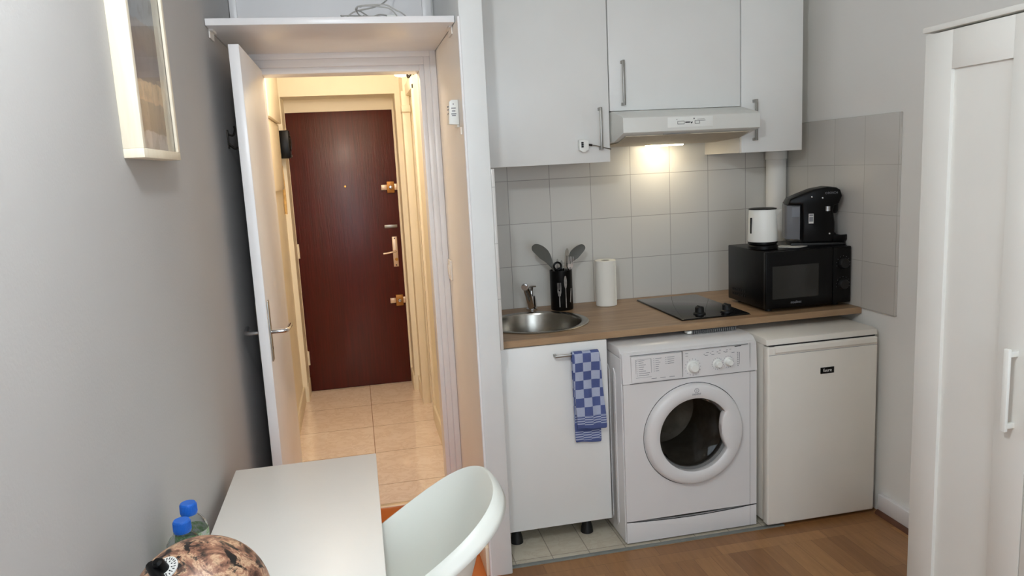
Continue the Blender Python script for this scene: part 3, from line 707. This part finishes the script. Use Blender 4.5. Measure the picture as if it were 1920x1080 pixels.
for x, z, rr in ((.884, 1.072, .0165), (.894, 1.050, .010)):
    obj('finger_loop', Tube([(x+rr*cos(q), 3.306+(.004 if rr < .012 else 0), z+rr*1.05*sin(q)) for q in [2*pi*i/24 for i in range(25)]], .0048, seg=10), 'black', t)
t = thing('table_fork', 'steel table fork standing tines up in the black pot', 'fork', (.925, 3.315, .876))
fb, ft = Vector((.924, 3.318, .876)), Vector((.945, 3.311, 1.062)); fd = (ft-fb).normalized(); fu = fd.cross(Vector((0, -1, 0))).normalized()
obj('handle', Tube([fb, fb+fd*.10, ft], [.004, .0045, .003], seg=10), 'chrome', t)
b = bm_new(); nn = fu.cross(fd)
def slab(b, c0, c1, w0, w1, th=.0022):
    V = []
    for c, w_ in ((c0, w0), (c1, w1)):
        for s1, s2 in ((-1, 1), (1, 1), (1, -1), (-1, -1)): V.append(b.verts.new(c + fu*s1*w_/2 + nn*s2*th/2))
    A, B_ = V[:4], V[4:]
    b.faces.new(A[::-1]); b.faces.new(B_)
    for q in range(4): b.faces.new((A[q], A[(q+1) % 4], B_[(q+1) % 4], B_[q]))
slab(b, ft-fd*.012, ft+fd*.002, .006, .024); slab(b, ft+fd*.002, ft+fd*.016, .024, .025)
for q in (-.0105, -.0035, .0035, .0105): slab(b, ft+fd*.015+fu*q, ft+fd*.050+fu*q*1.05, .0036, .0024)
bmesh.ops.recalc_face_normals(b, faces=b.faces[:]); obj('tines', b, 'chrome', t)

t = thing('paper_towel_roll', 'white kitchen paper roll standing by the tiled wall', 'paper towel', (1.123, 3.335, .866))
obj('paper', Lathe([(.021, .866), (.0475, .866), (.049, .868), (.049, 1.077), (.0475, 1.079), (.021, 1.079), (.021, .866)], (1.123, 3.335, 0), 56), 'paper', t)
obj('core', Lathe([(.0208, .867), (.0208, 1.0775), (.0195, 1.0775), (.0195, .867), (.0208, .867)], (1.123, 3.335, 0), 32), plain('grey_cardboard', (120, 112, 104), .9), t)
obj('loose_edge', Box(1.159, 1.1605, 3.296, 3.307, .868, 1.077), 'paper', t)

# ------------------------------------------------------------------ microwave with things on it
mx0, mx1, my0, my1, mz0, mz1 = 1.662, 2.062, 2.845, 3.178, .879, 1.126
t = thing('microwave', 'black microwave oven on the right end of the worktop', 'microwave', ((mx0+mx1)/2, my0, .866))
obj('body', Box(mx0+.002, mx1-.002, my0+.02, my1, mz0, mz1, bev=.004), 'black', t)
b = bm_new()
for k in range(7):
    for j in range(2): box(b, mx0+.0005, mx0+.003, 3.02+k*.018, 3.03+k*.018, .905+j*.02, .915+j*.02)
obj('side_vent', b, 'black_m', t)
dr = obj('door', Box(mx0, 1.975, my0, my0+.02, mz0+.002, mz1-.002, bev=.003), 'black', t)
obj('window', Box(1.692, 1.908, my0-.0012, my0+.001, .922, 1.062, bev=.0004), 'mwin', dr)
text('logo', 'moulinex', .017, 'print', dr, (1.802, my0-.0015, .9035), ROT_FRONT, sx=.8)
cp = obj('control_panel', Box(1.977, mx1, my0, my0+.02, mz0+.002, mz1-.002, bev=.003), 'black', t)
for z in (1.052, .962):
    k = obj('dial', Lathe([(0, -.016), (.019, -.016), (.022, -.012), (.024, 0)], (2.025, my0, z), 30, 'Y'), 'black_m', cp)
    b = bm_new()
    for q in range(9):
        a = -.3 + q*(pi+.6)/8; box(b, 2.025+.032*cos(a)-.001, 2.025+.032*cos(a)+.001, my0-.0008, my0+.0002, z+.032*sin(a)-.001, z+.032*sin(a)+.001)
    obj('dial_marks', b, 'print', k)
for x in (mx0+.04, mx1-.04):
    for y in (my0+.05, my1-.05): obj('foot', Cyl((x, y, .8655), (x, y, mz0+.001), .014, seg=16), 'black_m', t)

kx, ky, kz = 1.709, 2.955, mz1+.0005
t = thing('kettle', 'white electric kettle with black lid on the microwave', 'kettle', (kx, ky, kz))
obj('power_base', Lathe([(0, 0), (.060, 0), (.064, .004), (.064, .016), (.059, .020), (0, .020)], (kx, ky, kz), 44), 'black', t)
obj('body', Lathe([(0, .034), (.0605, .034), (.0625, .040), (.060, .10), (.0565, .166), (.055, .171), (.0, .171)], (kx, ky, kz), 48), 'white_pl', t)
obj('lower_band', Lathe([(0, .0205), (.058, .0205), (.0615, .026), (.061, .0335), (0, .0335)], (kx, ky, kz), 44), 'black', t)
b = bm_new(); prism(b, [(kx+.030, ky-.052), (kx+.074, ky-.030), (kx+.052, ky+.0)], 'Z', kz+.135, kz+.169)
for v in b.verts:
    if v.co.z < kz+.14: v.co.x += (kx+.038-v.co.x)*.75; v.co.y += (ky-.03-v.co.y)*.75
obj('spout', b, 'white_pl', t)
obj('lid', Lathe([(0, .1775), (.050, .1765), (.058, .1745), (.058, .1715), (0, .1715)], (kx, ky, kz), 40), 'black', t)
obj('water_window', Box(kx-.0625, kx-.054, ky-.014, ky-.004, kz+.070, kz+.138, bev=.003), 'black_m', t)
obj('handle', Tube(smoothpath([(kx+.022, ky+.048, kz+.162), (kx+.036, ky+.082, kz+.160), (kx+.042, ky+.094, kz+.12), (kx+.038, ky+.084, kz+.07), (kx+.026, ky+.050, kz+.055)], 6), .011, seg=12), 'white_pl', t)

# coffee machine, local frame: x towards the cup tray
t = thing('coffee_machine', 'black capsule coffee machine with grey water tank on the microwave', 'coffee machine', (1.962, 2.975, mz1+.0005), R(-22))
prof = [(-.058, .012), (.070, .012), (.078, .05), (.078, .10), (.070, .15), (.074, .172), (.094, .180), (.106, .212), (.098, .238), (.082, .248), (.045, .252), (-.01, .243), (-.066, .222), (-.104, .206), (-.118, .182), (-.06, .178), (-.055, .10)]
obj('body', Prism(prof, 'Y', -.068, .068, bev=.010, seg=3), 'black', t, local=True)
obj('base', Prism([(-.10, 0), (.125, 0), (.125, .010), (.07, .014), (-.10, .014)], 'Y', -.060, .060, bev=.004), 'black_m', t, local=True)
obj('water_tank', Prism([(-.120, .030), (-.0605, .026), (-.0605, .176), (-.120, .180)], 'Y', -.058, .058, bev=.010), 'tank', t, local=True)
obj('tank_label', Box(-.098, -.066, -.0600, -.0585, .128, .170), plain('pale_tank_label', (120, 124, 132), .5), t, local=True)
o = obj('drip_tray', Lathe([(0, .0), (.050, .0), (.056, .010), (.056, .030), (.050, .032), (.047, .026), (0, .026)], (.088, -.005, .012), 36), 'black', t, local=True)
obj('spout', Cyl((.046, -.0705, .150), (.046, -.0705, .170), .011, seg=18), 'chrome', t, local=True)
obj('brew_chamber', Lathe([(0, 0), (.024, 0), (.03, .012), (.03, .04), (0, .04)], (.074, 0, .135), 26), 'black', t, local=True)
st = obj('sticker', Box(-.030, -.010, -.0692, -.0678, .098, .140), 'print_w', t, local=True)
b = bm_new()
for z0_, z1_ in ((.130, .137), (.106, .127)): box(b, -.028, -.012, -.0697, -.0690, z0_, z1_)
obj('sticker_print', b, 'print', st, local=True)
text('logo', 'BOSCH', .0125, 'print', t, (.067, -.0684, .226), ROT_FRONT, local=True)
b = Lathe([(.0045, 0), (.0045, -.001), (.0032, -.001), (.0032, 0)], (.040, -.0682, .226), 18, 'Y'); obj('emblem', b, 'print', t, local=True)
for x, z in ((-.018, .212), (.026, .206), (.056, .052)): obj('indicator', Lathe([(0, -.0022), (.0035, -.0012), (.0042, 0)], (x, -.068, z), 14, 'Y'), 'chrome', t, local=True)
t = tag(obj('leaflet', Prism([(1.775, 2.965), (1.845, 2.895), (1.905, 2.925), (1.83, 3.01)], 'Z', mz1+.0005, mz1+.003), 'leaflet'), 'folded printed leaflet lying on the microwave between kettle and coffee machine', 'leaflet')

# ------------------------------------------------------------------ base cabinet and towel
YC = 2.785
cx0, cx1 = .492, .934
t = thing('base_cabinet', 'white sink base cabinet on black legs under the worktop', 'cabinet', ((cx0+cx1)/2, 3.1, 0))
b = bm_new()
box(b, cx0, cx0+.016, YC+.02, 3.36, .082, .8375); box(b, cx1-.016, cx1, YC+.02, 3.36, .082, .8375)
box(b, cx0+.016, cx1-.016, YC+.02, 3.36, .082, .098); box(b, cx0+.016, cx1-.016, 3.352, 3.36, .098, .8375)
obj('carcass', b, 'cabin', t)
dr = obj('door', Box(cx0+.004, cx1-.001, YC, YC+.018, .081, .836, bev=.0015), 'cab', t)
b = bm_new(); box(b, .712, .888, YC-.032, YC-.022, .790, .800, bev=.0015)
for x in (.717, .883): box(b, x-.005, x+.005, YC-.026, YC+.0005, .790, .800, bev=.001)
obj('handle', b, 'nickel', dr)
for x, y in ((.540, 2.845), (.842, 2.848), (.540, 3.30), (.842, 3.30)):
    obj('leg', Lathe([(0, .082), (.016, .082), (.018, .05), (.024, .028), (.026, .006), (.022, .004), (0, .004)], (x, y, 0), 24), 'black_m', t)

tx0, tx1 = .775, .888
b = bm_new(); cols = 14; rows = []
yb_ = YC-.027
path = [(yb_-.013-.003*sin(i*.5), .49+i*(.797-.49)/17) for i in range(18)] + [(yb_-.011, .803), (yb_-.004, .8065), (yb_+.005, .8065), (yb_+.011, .803)] + [(yb_+.013, .795-i*(.795-.426)/16) for i in range(17)]
total = len(path)
for i, (y, z) in enumerate(path):
    row = []
    for c in range(cols+1):
        u = c/cols; fr = i < 18
        x = tx0 + (tx1-tx0)*u + ((.797-z)*.05 if fr else (.797-z)*.02) + (.004*(1-u) if not fr else 0)
        if fr and c >= 12: x += (.797-z)*.03
        row.append(b.verts.new((x, y-(.0035*sin(u*7+z*9)+.002*sin(u*15)) * (1 if fr else .3) * min(1, (.81-z)*12), z + (.004*sin(u*4+1) if i in (0, total-1) else 0))))
    rows.append(row)
for r0, r1 in zip(rows, rows[1:]):
    for c in range(cols): b.faces.new((r0[c], r0[c+1], r1[c+1], r1[c]))
tw = obj('dish_towel', b, 'towel', ang=180)
tw.data.transform(Matrix.Translation((-tx0, -yb_, -.797))); tw.location = (tx0, yb_, .797)
tag(tw, 'blue and white checked dish towel hanging on the base cabinet handle', 'towel')
m_ = tw.modifiers.new('thick', 'SOLIDIFY'); m_.thickness = .004; m_.offset = 0
m_ = tw.modifiers.new('smooth', 'SUBSURF'); m_.levels = 1; m_.render_levels = 2

# ------------------------------------------------------------------ washing machine
wx0, wx1, wy, wb, wz = .957, 1.532, 2.684, 3.25, .816
DX, DZ = 1.252, .4415
t = thing('washing_machine', 'white front loading washing machine under the worktop', 'washing machine', ((wx0+wx1)/2, wy, 0))
b = plate_with_hole(wx0+.004, wx1-.004, .104, .672, DX, DZ, .165, wy, wy+.02, 96)
obj('front_panel', b, 'white_app', t, ang=25)
b = bm_new()
box(b, wx0, wx0+.012, wy+.012, wb, .012, .775, bev=.003); box(b, wx1-.012, wx1, wy+.012, wb, .012, .775, bev=.003); box(b, wx0+.012, wx1-.012, wb-.01, wb, .012, .775)
for y0_ in (2.76, 2.83, 3.0): prism(b, [(y0_, .07), (y0_+.018, .05), (y0_+.036, .07), (y0_+.036, .70), (y0_+.018, .72), (y0_, .70)], 'X', wx0-.004, wx0+.002, bev=.002)
obj('side_panels', b, 'white_app', t)
b = bm_new(); prism(b, [(wy+.016, .776), (wy+.018, .798), (wy+.035, .812), (wy+.07, wz), (wb, wz), (wb, .776)], 'X', wx0-.001, wx1+.001, bev=.006, seg=3)
obj('top_lid', b, 'white_app', t)
b = bm_new(); prism(b, [(wy-.002, .674), (wy+.004, .790), (wy+.024, .800), (wy+.03, .674)], 'X', wx0+.002, wx1-.002, bev=.004)
pn = obj('control_panel', b, 'white_app', t)
b = bm_new(); prism(b, [(wy-.008, .680), (wy-.0035, .782), (wy+.002, .782), (wy+.002, .680)], 'X', .994, 1.206, bev=.003)
dw = obj('detergent_drawer', b, 'white_app', t)
b = bm_new()
def bar(b, x0, x1, z, h=.0016): 
    y = wy-.008+(z-.680)*.0045/.102; box(b, x0, x1, y-.0008, y+.0004, z-h/2, z+h/2)
for c, (x0, x1, n, z0_) in enumerate(((1.016, 1.072, 8, .764), (1.086, 1.124, 7, .768), (1.136, 1.175, 4, .768))):
    for k in range(n):
        w_ = (x1-x0)*random.uniform(.45, 1.0); bar(b, x0+.008, x0+w_, z0_-k*.0082); bar(b, x0, x0+.003, z0_-k*.0082)
bar(b, 1.012, 1.076, .7695, .0008); bar(b, 1.012, 1.076, .698, .0008); 
for x in (1.012, 1.0755):
    box(b, x, x+.0008, wy-.0065, wy-.0048, .698, .7695)
for x in (1.075, 1.112, 1.15): bar(b, x, x+.022, .690)
obj('programme_print', b, 'print', dw)
b = bm_new()
def pbar(b, x0, x1, z, h=.0018):
    y = wy-.002+(z-.674)*.006/.116; box(b, x0, x1, y-.0009, y+.0004, z-h/2, z+h/2)
for x0, x1, z in ((1.222, 1.234, .772), (1.223, 1.233, .762), (1.30, 1.304, .762), (1.31, 1.322, .768), (1.326, 1.332, .764), (1.335, 1.342, .770), (1.356, 1.362, .766), (1.366, 1.374, .772), (1.385, 1.39, .764), (1.396, 1.404, .770), (1.41, 1.418, .772), (1.305, 1.318, .757), (1.333, 1.345, .758), (1.362, 1.372, .760), (1.39, 1.402, .762), (1.408, 1.424, .708), (1.42, 1.432, .758)): pbar(b, x0, x1, z)
for k in range(8): pbar(b, 1.444, 1.448, .756-k*.0075, .003)
box(b, 1.452, 1.4532, wy-.0003, wy+.002, .700, .757)
obj('panel_print', b, 'print', pn)
pbar(b := bm_new(), 1.434, 1.462, .781, .0028); obj('model_print', b, 'print_d', pn)
b = bm_new(); box(b, wx0+.03, wx1-.012, wy-.0035, wy+.001, .6735, .6755); box(b, 1.2070, 1.2085, wy-.0035, wy+.003, .682, .784); box(b, .992, 1.49, wy-.001, wy+.006, .7855, .787)
obj('panel_seam', b, 'rubber', pn)
for cx_, cz_, rr in ((1.252, .716, .0235), (1.357, .719, .0165), (1.404, .722, .0165)):
    kn = obj('knob', Lathe([(0, -.024), (rr*.62, -.024), (rr*.80, -.019), (rr*.90, -.004), (rr*1.1, -.001), (rr*1.1, .003)], (cx_, wy+.0, cz_), 32, 'Y'), 'white_pl', pn)
    b = bm_new()
    for q in range(16):
        a = 2*pi*q/16; ro = rr*1.38; pbar(b, cx_+ro*cos(a)-.0012, cx_+ro*cos(a)+.0012, cz_+ro*sin(a), .0022)
    obj('dial_marks', b, 'print', kn)
# drum, door ring with handle notch, glass
obj('drum', Lathe([(.166, .003), (.150, .05), (.150, .30), (.12, .32), (0, .32)], (DX, wy, DZ), 64, 'Y'), plain('drum_steel', (126, 120, 110), .5, .6, var=.25, vs_=18), t)
obj('door_seal', Lathe([(.1655, .006), (.150, .002), (.143, .02), (.150, .04), (.165, .04)], (DX, wy, DZ), 64, 'Y'), 'rubber', t)
def ring_r(a):
    """inner edge radius of the door ring, with the grip notch on its right"""
    x = .152; d = ((a+pi) % (2*pi))-pi - R(4)
    if abs(d) < R(29): x -= .040*max(0, (cos(d/R(29)*pi/2)))**.5
    return x
b = bm_new(); seg = 120; rings = []
for (mode, val, y) in (('o', .2085, .004), ('o', .2085, -.010), ('o', .204, -.020), ('o', .195, -.0255), ('m', .5, -.0275), ('i', .006, -.025), ('i', 0, -.021), ('i', -.002, .0), ('i', .004, .008)):
    ring = []
    for k in range(seg):
        a = 2*pi*k/seg; ri = ring_r(a)
        r_ = val if mode == 'o' else (.195*(1-val)+ri*val if mode == 'm' else ri+val)
        ring.append(b.verts.new((DX+r_*cos(a), wy+y, DZ+r_*sin(a))))
    rings.append(ring)
for r0, r1 in zip(rings, rings[1:]):
    for k in range(seg): b.faces.new((r0[k], r0[(k+1) % seg], r1[(k+1) % seg], r1[k]))
bmesh.ops.recalc_face_normals(b, faces=b.faces[:])
pd = obj('porthole_door', b, 'white_app', t, ang=50)
obj('door_gap_shade', Lathe([(.2085, .0005), (.2125, -.0008), (.2125, .001)], (DX-.0008, wy, DZ), 96, 'Y'), 'seam', pd)  # dark ring drawing the shadow around the porthole door
obj('porthole_glass', Lathe([(.158, .003), (.150, .004), (.138, .030), (.10, .048), (.0, .054)], (DX, wy, DZ), 64, 'Y'), 'wglass', pd)
text('logo', 'INDESIT', .0105, 'print', pd, (1.255, wy-.0278, .612), ROT_FRONT)
b = Lathe([(.0095, 0), (.0095, -.0008), (.008, -.0008), (.008, 0)], (1.255, wy-.0268, .627), 28, 'Y'); box(b, 1.2542, 1.2558, wy-.0278, wy-.0268, .6225, .629); box(b, 1.2542, 1.2558, wy-.0278, wy-.0268, .630, .632)
obj('emblem', b, 'print', pd)
b = bm_new(); top = [(wx0+.004+i*(wx1-wx0-.008)/20, .101-.011*sin(pi*i/20)**1) for i in range(21)]
prism(b, [(wx1-.004, .012), (wx0+.004, .012)] + top, 'Y', wy-.001, wy+.02, bev=.002)
obj('kick_panel', b, 'white_app', t)
b = bm_new()
for (xa, za), (xb, zb) in zip(top, top[1:]):
    V = [b.verts.new(q) for q in ((xa, wy-.0012, za+.0002), (xb, wy-.0012, zb+.0002), (xb, wy-.0012, zb+.0026), (xa, wy-.0012, za+.0026))]; b.faces.new(V)
    V2 = [b.verts.new((q.co.x, wy+.001, q.co.z)) for q in V]; b.faces.new(V2[::-1]); b.faces.new((V[0], V2[0], V2[1], V[1])); b.faces.new((V[3], V[2], V2[2], V2[3]))
obj('kick_seam', b, 'seam', t)
b = bm_new(); box(b, wx1-.034, wx1-.033, wy-.0012, wy+.001, .012, .79); obj('edge_seam', b, 'rubber', t)
for x in (wx0+.05, wx1-.05):
    for y in (wy+.06, wb-.06): obj('foot', Cyl((x, y, .0045), (x, y, .02), .02, seg=16), 'black_m', t)

# ------------------------------------------------------------------ fridge
rx0, rx1, ry, rb = 1.556, 2.052, 2.646, 3.22
t = thing('fridge', 'white under-counter fridge in the corner by the right wall', 'fridge', ((rx0+rx1)/2, ry, 0))
obj('body', Box(rx0+.004, rx1-.004, ry+.048, rb, .02, .778, bev=.004), 'fridge', t)
obj('top_lid', Prism([(ry+.008, .782), (ry+.012, .800), (ry+.03, .805), (rb, .805), (rb, .778), (ry+.008, .778)], 'X', rx0-.002, rx1+.002, bev=.003), 'fridge', t)
b = bm_new(); box(b, rx0, rx1, ry, ry+.04, .016, .772, bev=.008, seg=3)
dr = obj('door', b, 'fridge', t)
obj('gasket', Box(rx0+.01, rx1-.01, ry+.04, ry+.048, .03, .765), 'rubber', t)
b = bm_new(); prism(b, [(ry-.001, .742), (ry-.006, .750), (ry-.004, .766), (ry+.004, .773), (ry+.01, .773), (ry+.01, .742)], 'X', rx0+.03, rx1-.01, bev=.0015)
obj('handle', b, 'fridge', dr)
b = bm_new(); box(b, rx0+.012, rx1-.012, ry+.006, ry+.03, .7725, .7785); obj('grip_gap', b, 'seam', dr)
b = bm_new(); box(b, rx0+.004, rx1-.004, ry-.0006, ry+.001, .738, .7395); obj('door_line', b, 'print', dr)
bd = obj('badge', Box(1.789, 1.850, ry-.0022, ry+.0005, .640, .666, bev=.0008), 'black', dr)
text('logo', 'faure', .019, 'print_w', bd, (1.8195, ry-.0024, .6535), ROT_FRONT)
for x in (rx0+.05, rx1-.05):
    for y in (ry+.09, rb-.05): obj('foot', Cyl((x, y, .0005), (x, y, .022), .018, seg=16), 'black_m', t)

# ------------------------------------------------------------------ wardrobe
qx, qy1 = 1.55, 1.843
t = thing('wardrobe', 'tall white wardrobe with panelled doors against the right wall', 'wardrobe', (1.82, 1.27, 0))
b = bm_new(); box(b, qx+.02, XR-.003, .70, qy1-.004, .0005, 1.826); obj('carcass', b, 'ward', t)
obj('top_board', Box(qx-.008, XR-.003, .695, qy1+.003, 1.831, 1.845, bev=.001), 'ward', t)
for i in range(3):
    y1 = qy1-i*.383; y0 = y1-.380; b = bm_new(); f = .095
    box(b, qx, qx+.018, y1-f, y1, .06, 1.826, bev=.001); box(b, qx, qx+.018, y0, y0+f, .06, 1.826, bev=.001)
    box(b, qx, qx+.018, y0+f, y1-f, 1.727, 1.826, bev=.001); box(b, qx, qx+.018, y0+f, y1-f, .06, .16, bev=.001)
    dr = obj('door', b, 'ward', t)
    obj('panel', Box(qx+.010, qx+.016, y0+f-.001, y1-f+.001, .159, 1.728), 'ward', dr)
    hy = y0+.040 if i != 1 else y1-.040
    if i < 3:
        b = bm_new(); box(b, qx-.030, qx-.021, hy-.008, hy+.008, .825, 1.035, bev=.002); box(b, qx-.024, qx+.001, hy-.006, hy+.006, .832, .846, bev=.001); box(b, qx-.024, qx+.001, hy-.006, hy+.006, 1.014, 1.028, bev=.001)
        obj('handle', b, 'white_pl', dr)

# ------------------------------------------------------------------ table, bottles, globe
t = thing('desk_table', 'narrow white table against the left wall in the foreground', 'table', (-.2, 1.55, 0))
obj('top', Box(-.403, .001, .98, 2.214, .662, .700, bev=.002), 'table', t)
for x in (-.38, -.022):
    for y in (1.0, 2.19): obj('leg', Box(x-.022, x+.022, y-.02, y+.022, 0.0005, .662, bev=.002), 'table', t)
obj('apron', box(box(Box(-.395, -.38, 1.02, 2.17, .60, .662), -.022, -.007, 1.02, 2.17, .60, .662), -.36, -.04, 2.178, 2.19, .60, .662), 'table', t)

def bottle(x, y, label, lab):
    t = thing('water_bottle', label, 'bottle', (x, y, .7005), group='small plastic water bottles on the table')
    z = .7005
    obj('bottle_body', Lathe([(0, .004), (.026, 0), (.0315, .006), (.0325, .03), (.0315, .04), (.0325, .05), (.0325, .150), (.0305, .163), (.0235, .174), (.0150, .181), (.0135, .186), (.0135, .196), (.011, .196), (.011, .184), (.0215, .172), (.029, .161), (.031, .149), (.031, .008), (0, .006)], (x, y, z), 40), 'pet', t)
    obj('label', Lathe([(.0329, .072), (.0331, .074), (.0331, .150), (.0329, .152)], (x, y, z), 40), lab, t)
    cp = obj('cap', Lathe([(0, .2075), (.0138, .2075), (.0155, .205), (.0160, .186), (.0155, .184), (.0130, .184)], (x, y, z), 40), 'blue', t)
    b = bm_new()
    for k in range(36):
        a = 2*pi*k/36; cyl(b, (x+.0159*cos(a), y+.0159*sin(a), z+.188), (x+.0156*cos(a), y+.0156*sin(a), z+.204), .0006, seg=5)
    obj('grip_ribs', b, 'blue', cp)
bottle(-.373, 1.518, 'water bottle with blue cap and green label, further from the camera', 'lab_g')
bottle(-.369, 1.440, 'clear water bottle with blue cap directly behind the globe', 'lab_y')

GC = Vector((-.291, 1.193, .866)); GR = .1085
t = thing('globe', 'antique brown map globe with black mount on the table', 'globe', (GC.x, GC.y, .7005))
pole = Vector((-.33, -.40, .86)).normalized()
b = bm_new(); bmesh.ops.create_uvsphere(b, u_segments=64, v_segments=40, radius=GR)
b.transform(Matrix.Translation(GC))
obj('ball', b, 'globe', t)
u_, v_ = frame_of(pole)
side = Vector((.45, -1, 0)); side = (side - pole*side.dot(pole)).normalized()
ra = GR+.010
off = -pole.cross(side).normalized()*.011
arc = [GC + off + (pole*cos(a)+side*sin(a))*ra for a in [-.14+(pi+.14)*i/40 for i in range(41)]]
obj('meridian_arm', Tube(arc, .0085, seg=12), 'black', t)
obj('pole_knob', Tube([GC+pole*(GR-.002), GC+pole*(GR+.006), GC+pole*(GR+.020), GC+pole*(GR+.024)], [.008, .0085, .0085, .005], seg=18), 'black', t)
dc = obj('hour_disc', Cyl(GC+pole*(GR-.001)+u_*0, GC+pole*(GR+.0015), .021, seg=40), 'print_w', t)
b = bm_new()
for k in range(24):
    a = 2*pi*k/24; d = u_*cos(a)+v_*sin(a); c0 = GC+pole*(GR+.0019)
    cyl(b, c0+d*.0155, c0+d*.019, .0007, seg=5); 
    if k % 2 == 0: cyl(b, c0+d*.0115, c0+d*.0138, .0009, seg=5)
obj('hour_marks', b, 'print_d', dc)
obj('stand', Lathe([(0, 0), (.062, 0), (.064, .006), (.040, .014), (.014, .022), (.011, .040), (.013, .047), (0, .047)], (GC.x, GC.y, .7005), 40), 'black', t)

# ------------------------------------------------------------------ chair
cx, cy = .06, 1.79
t = thing('tub_chair', 'white plastic tub chair pulled up to the table', 'chair', (cx, cy, 0))
def plan(a, sx=1.0):
    """rounded-square plan of the rim; a = 0 is the middle of the back"""
    e = 2.7; c_, s_ = cos(a), sin(a); r_ = (abs(c_)**e + abs(s_)**e)**(-1/e)
    return Vector((.222*r_*c_ if c_ > 0 else .235*r_*c_, .205*r_*s_, 0))
def rim_z(x): return max(.455, .608 + .655*x)
seg = 72; b = bm_new(); rows = []
prof = []
for i in range(0, 9): prof.append(('seat', i/8))
for i in range(1, 13): prof.append(('side', i/12))
for i in range(1, 6): prof.append(('lip', i/5))
zs = .43
for kind, s in prof:
    row = []
    for k in range(seg):
        a = 2*pi*k/seg; P_ = plan(a)*.985; zr = rim_z(P_.x)
        B_ = P_*.70 + Vector((-.035, 0, 0))
        if kind == 'seat': q = B_*max(s, .001); q.z = zs-.012+.012*s*s
        elif kind == 'side':
            q = B_.lerp(P_, .55*s+.45*s**3); q.z = zs + (zr-zs)*(.75*s+.25*s*s) - .010*sin(pi*s)
            q += (P_.normalized() if P_.length else P_)*(.004*sin(pi*s))
        else:
            n_ = P_.normalized(); an = s*pi*.62; q = P_.copy(); q += n_*(.019*(1-cos(an))); q.z = zr + .007*sin(an*1.3) - .034*(max(0, s-.25)/.75)**1.2
        row.append(b.verts.new(q))
    rows.append(row)
for r0, r1 in zip(rows, rows[1:]):
    for k in range(seg): b.faces.new((r0[k], r0[(k+1) % seg], r1[(k+1) % seg], r1[k]))
bmesh.ops.remove_doubles(b, verts=b.verts[:], dist=1e-4); bmesh.ops.recalc_face_normals(b, faces=b.faces[:])
shl = obj('shell', b, 'chair', t, local=True, ang=80)
m_ = shl.modifiers.new('thick', 'SOLIDIFY'); m_.thickness = .010; m_.offset = 0
for sx_, sy_ in ((1, 1), (1, -1), (-1, 1), (-1, -1)):
    obj('leg', Tube([(sx_*.10, sy_*.10, .425), (sx_*.14, sy_*.135, .25), (sx_*.20, sy_*.185, .0005)], [.020, .017, .013], seg=16), 'chair', t, local=True)
b = bm_new(); box(b, -.12, .12, -.12, .12, .392, .412, bev=.006); obj('seat_support', b, 'chair', t, local=True)
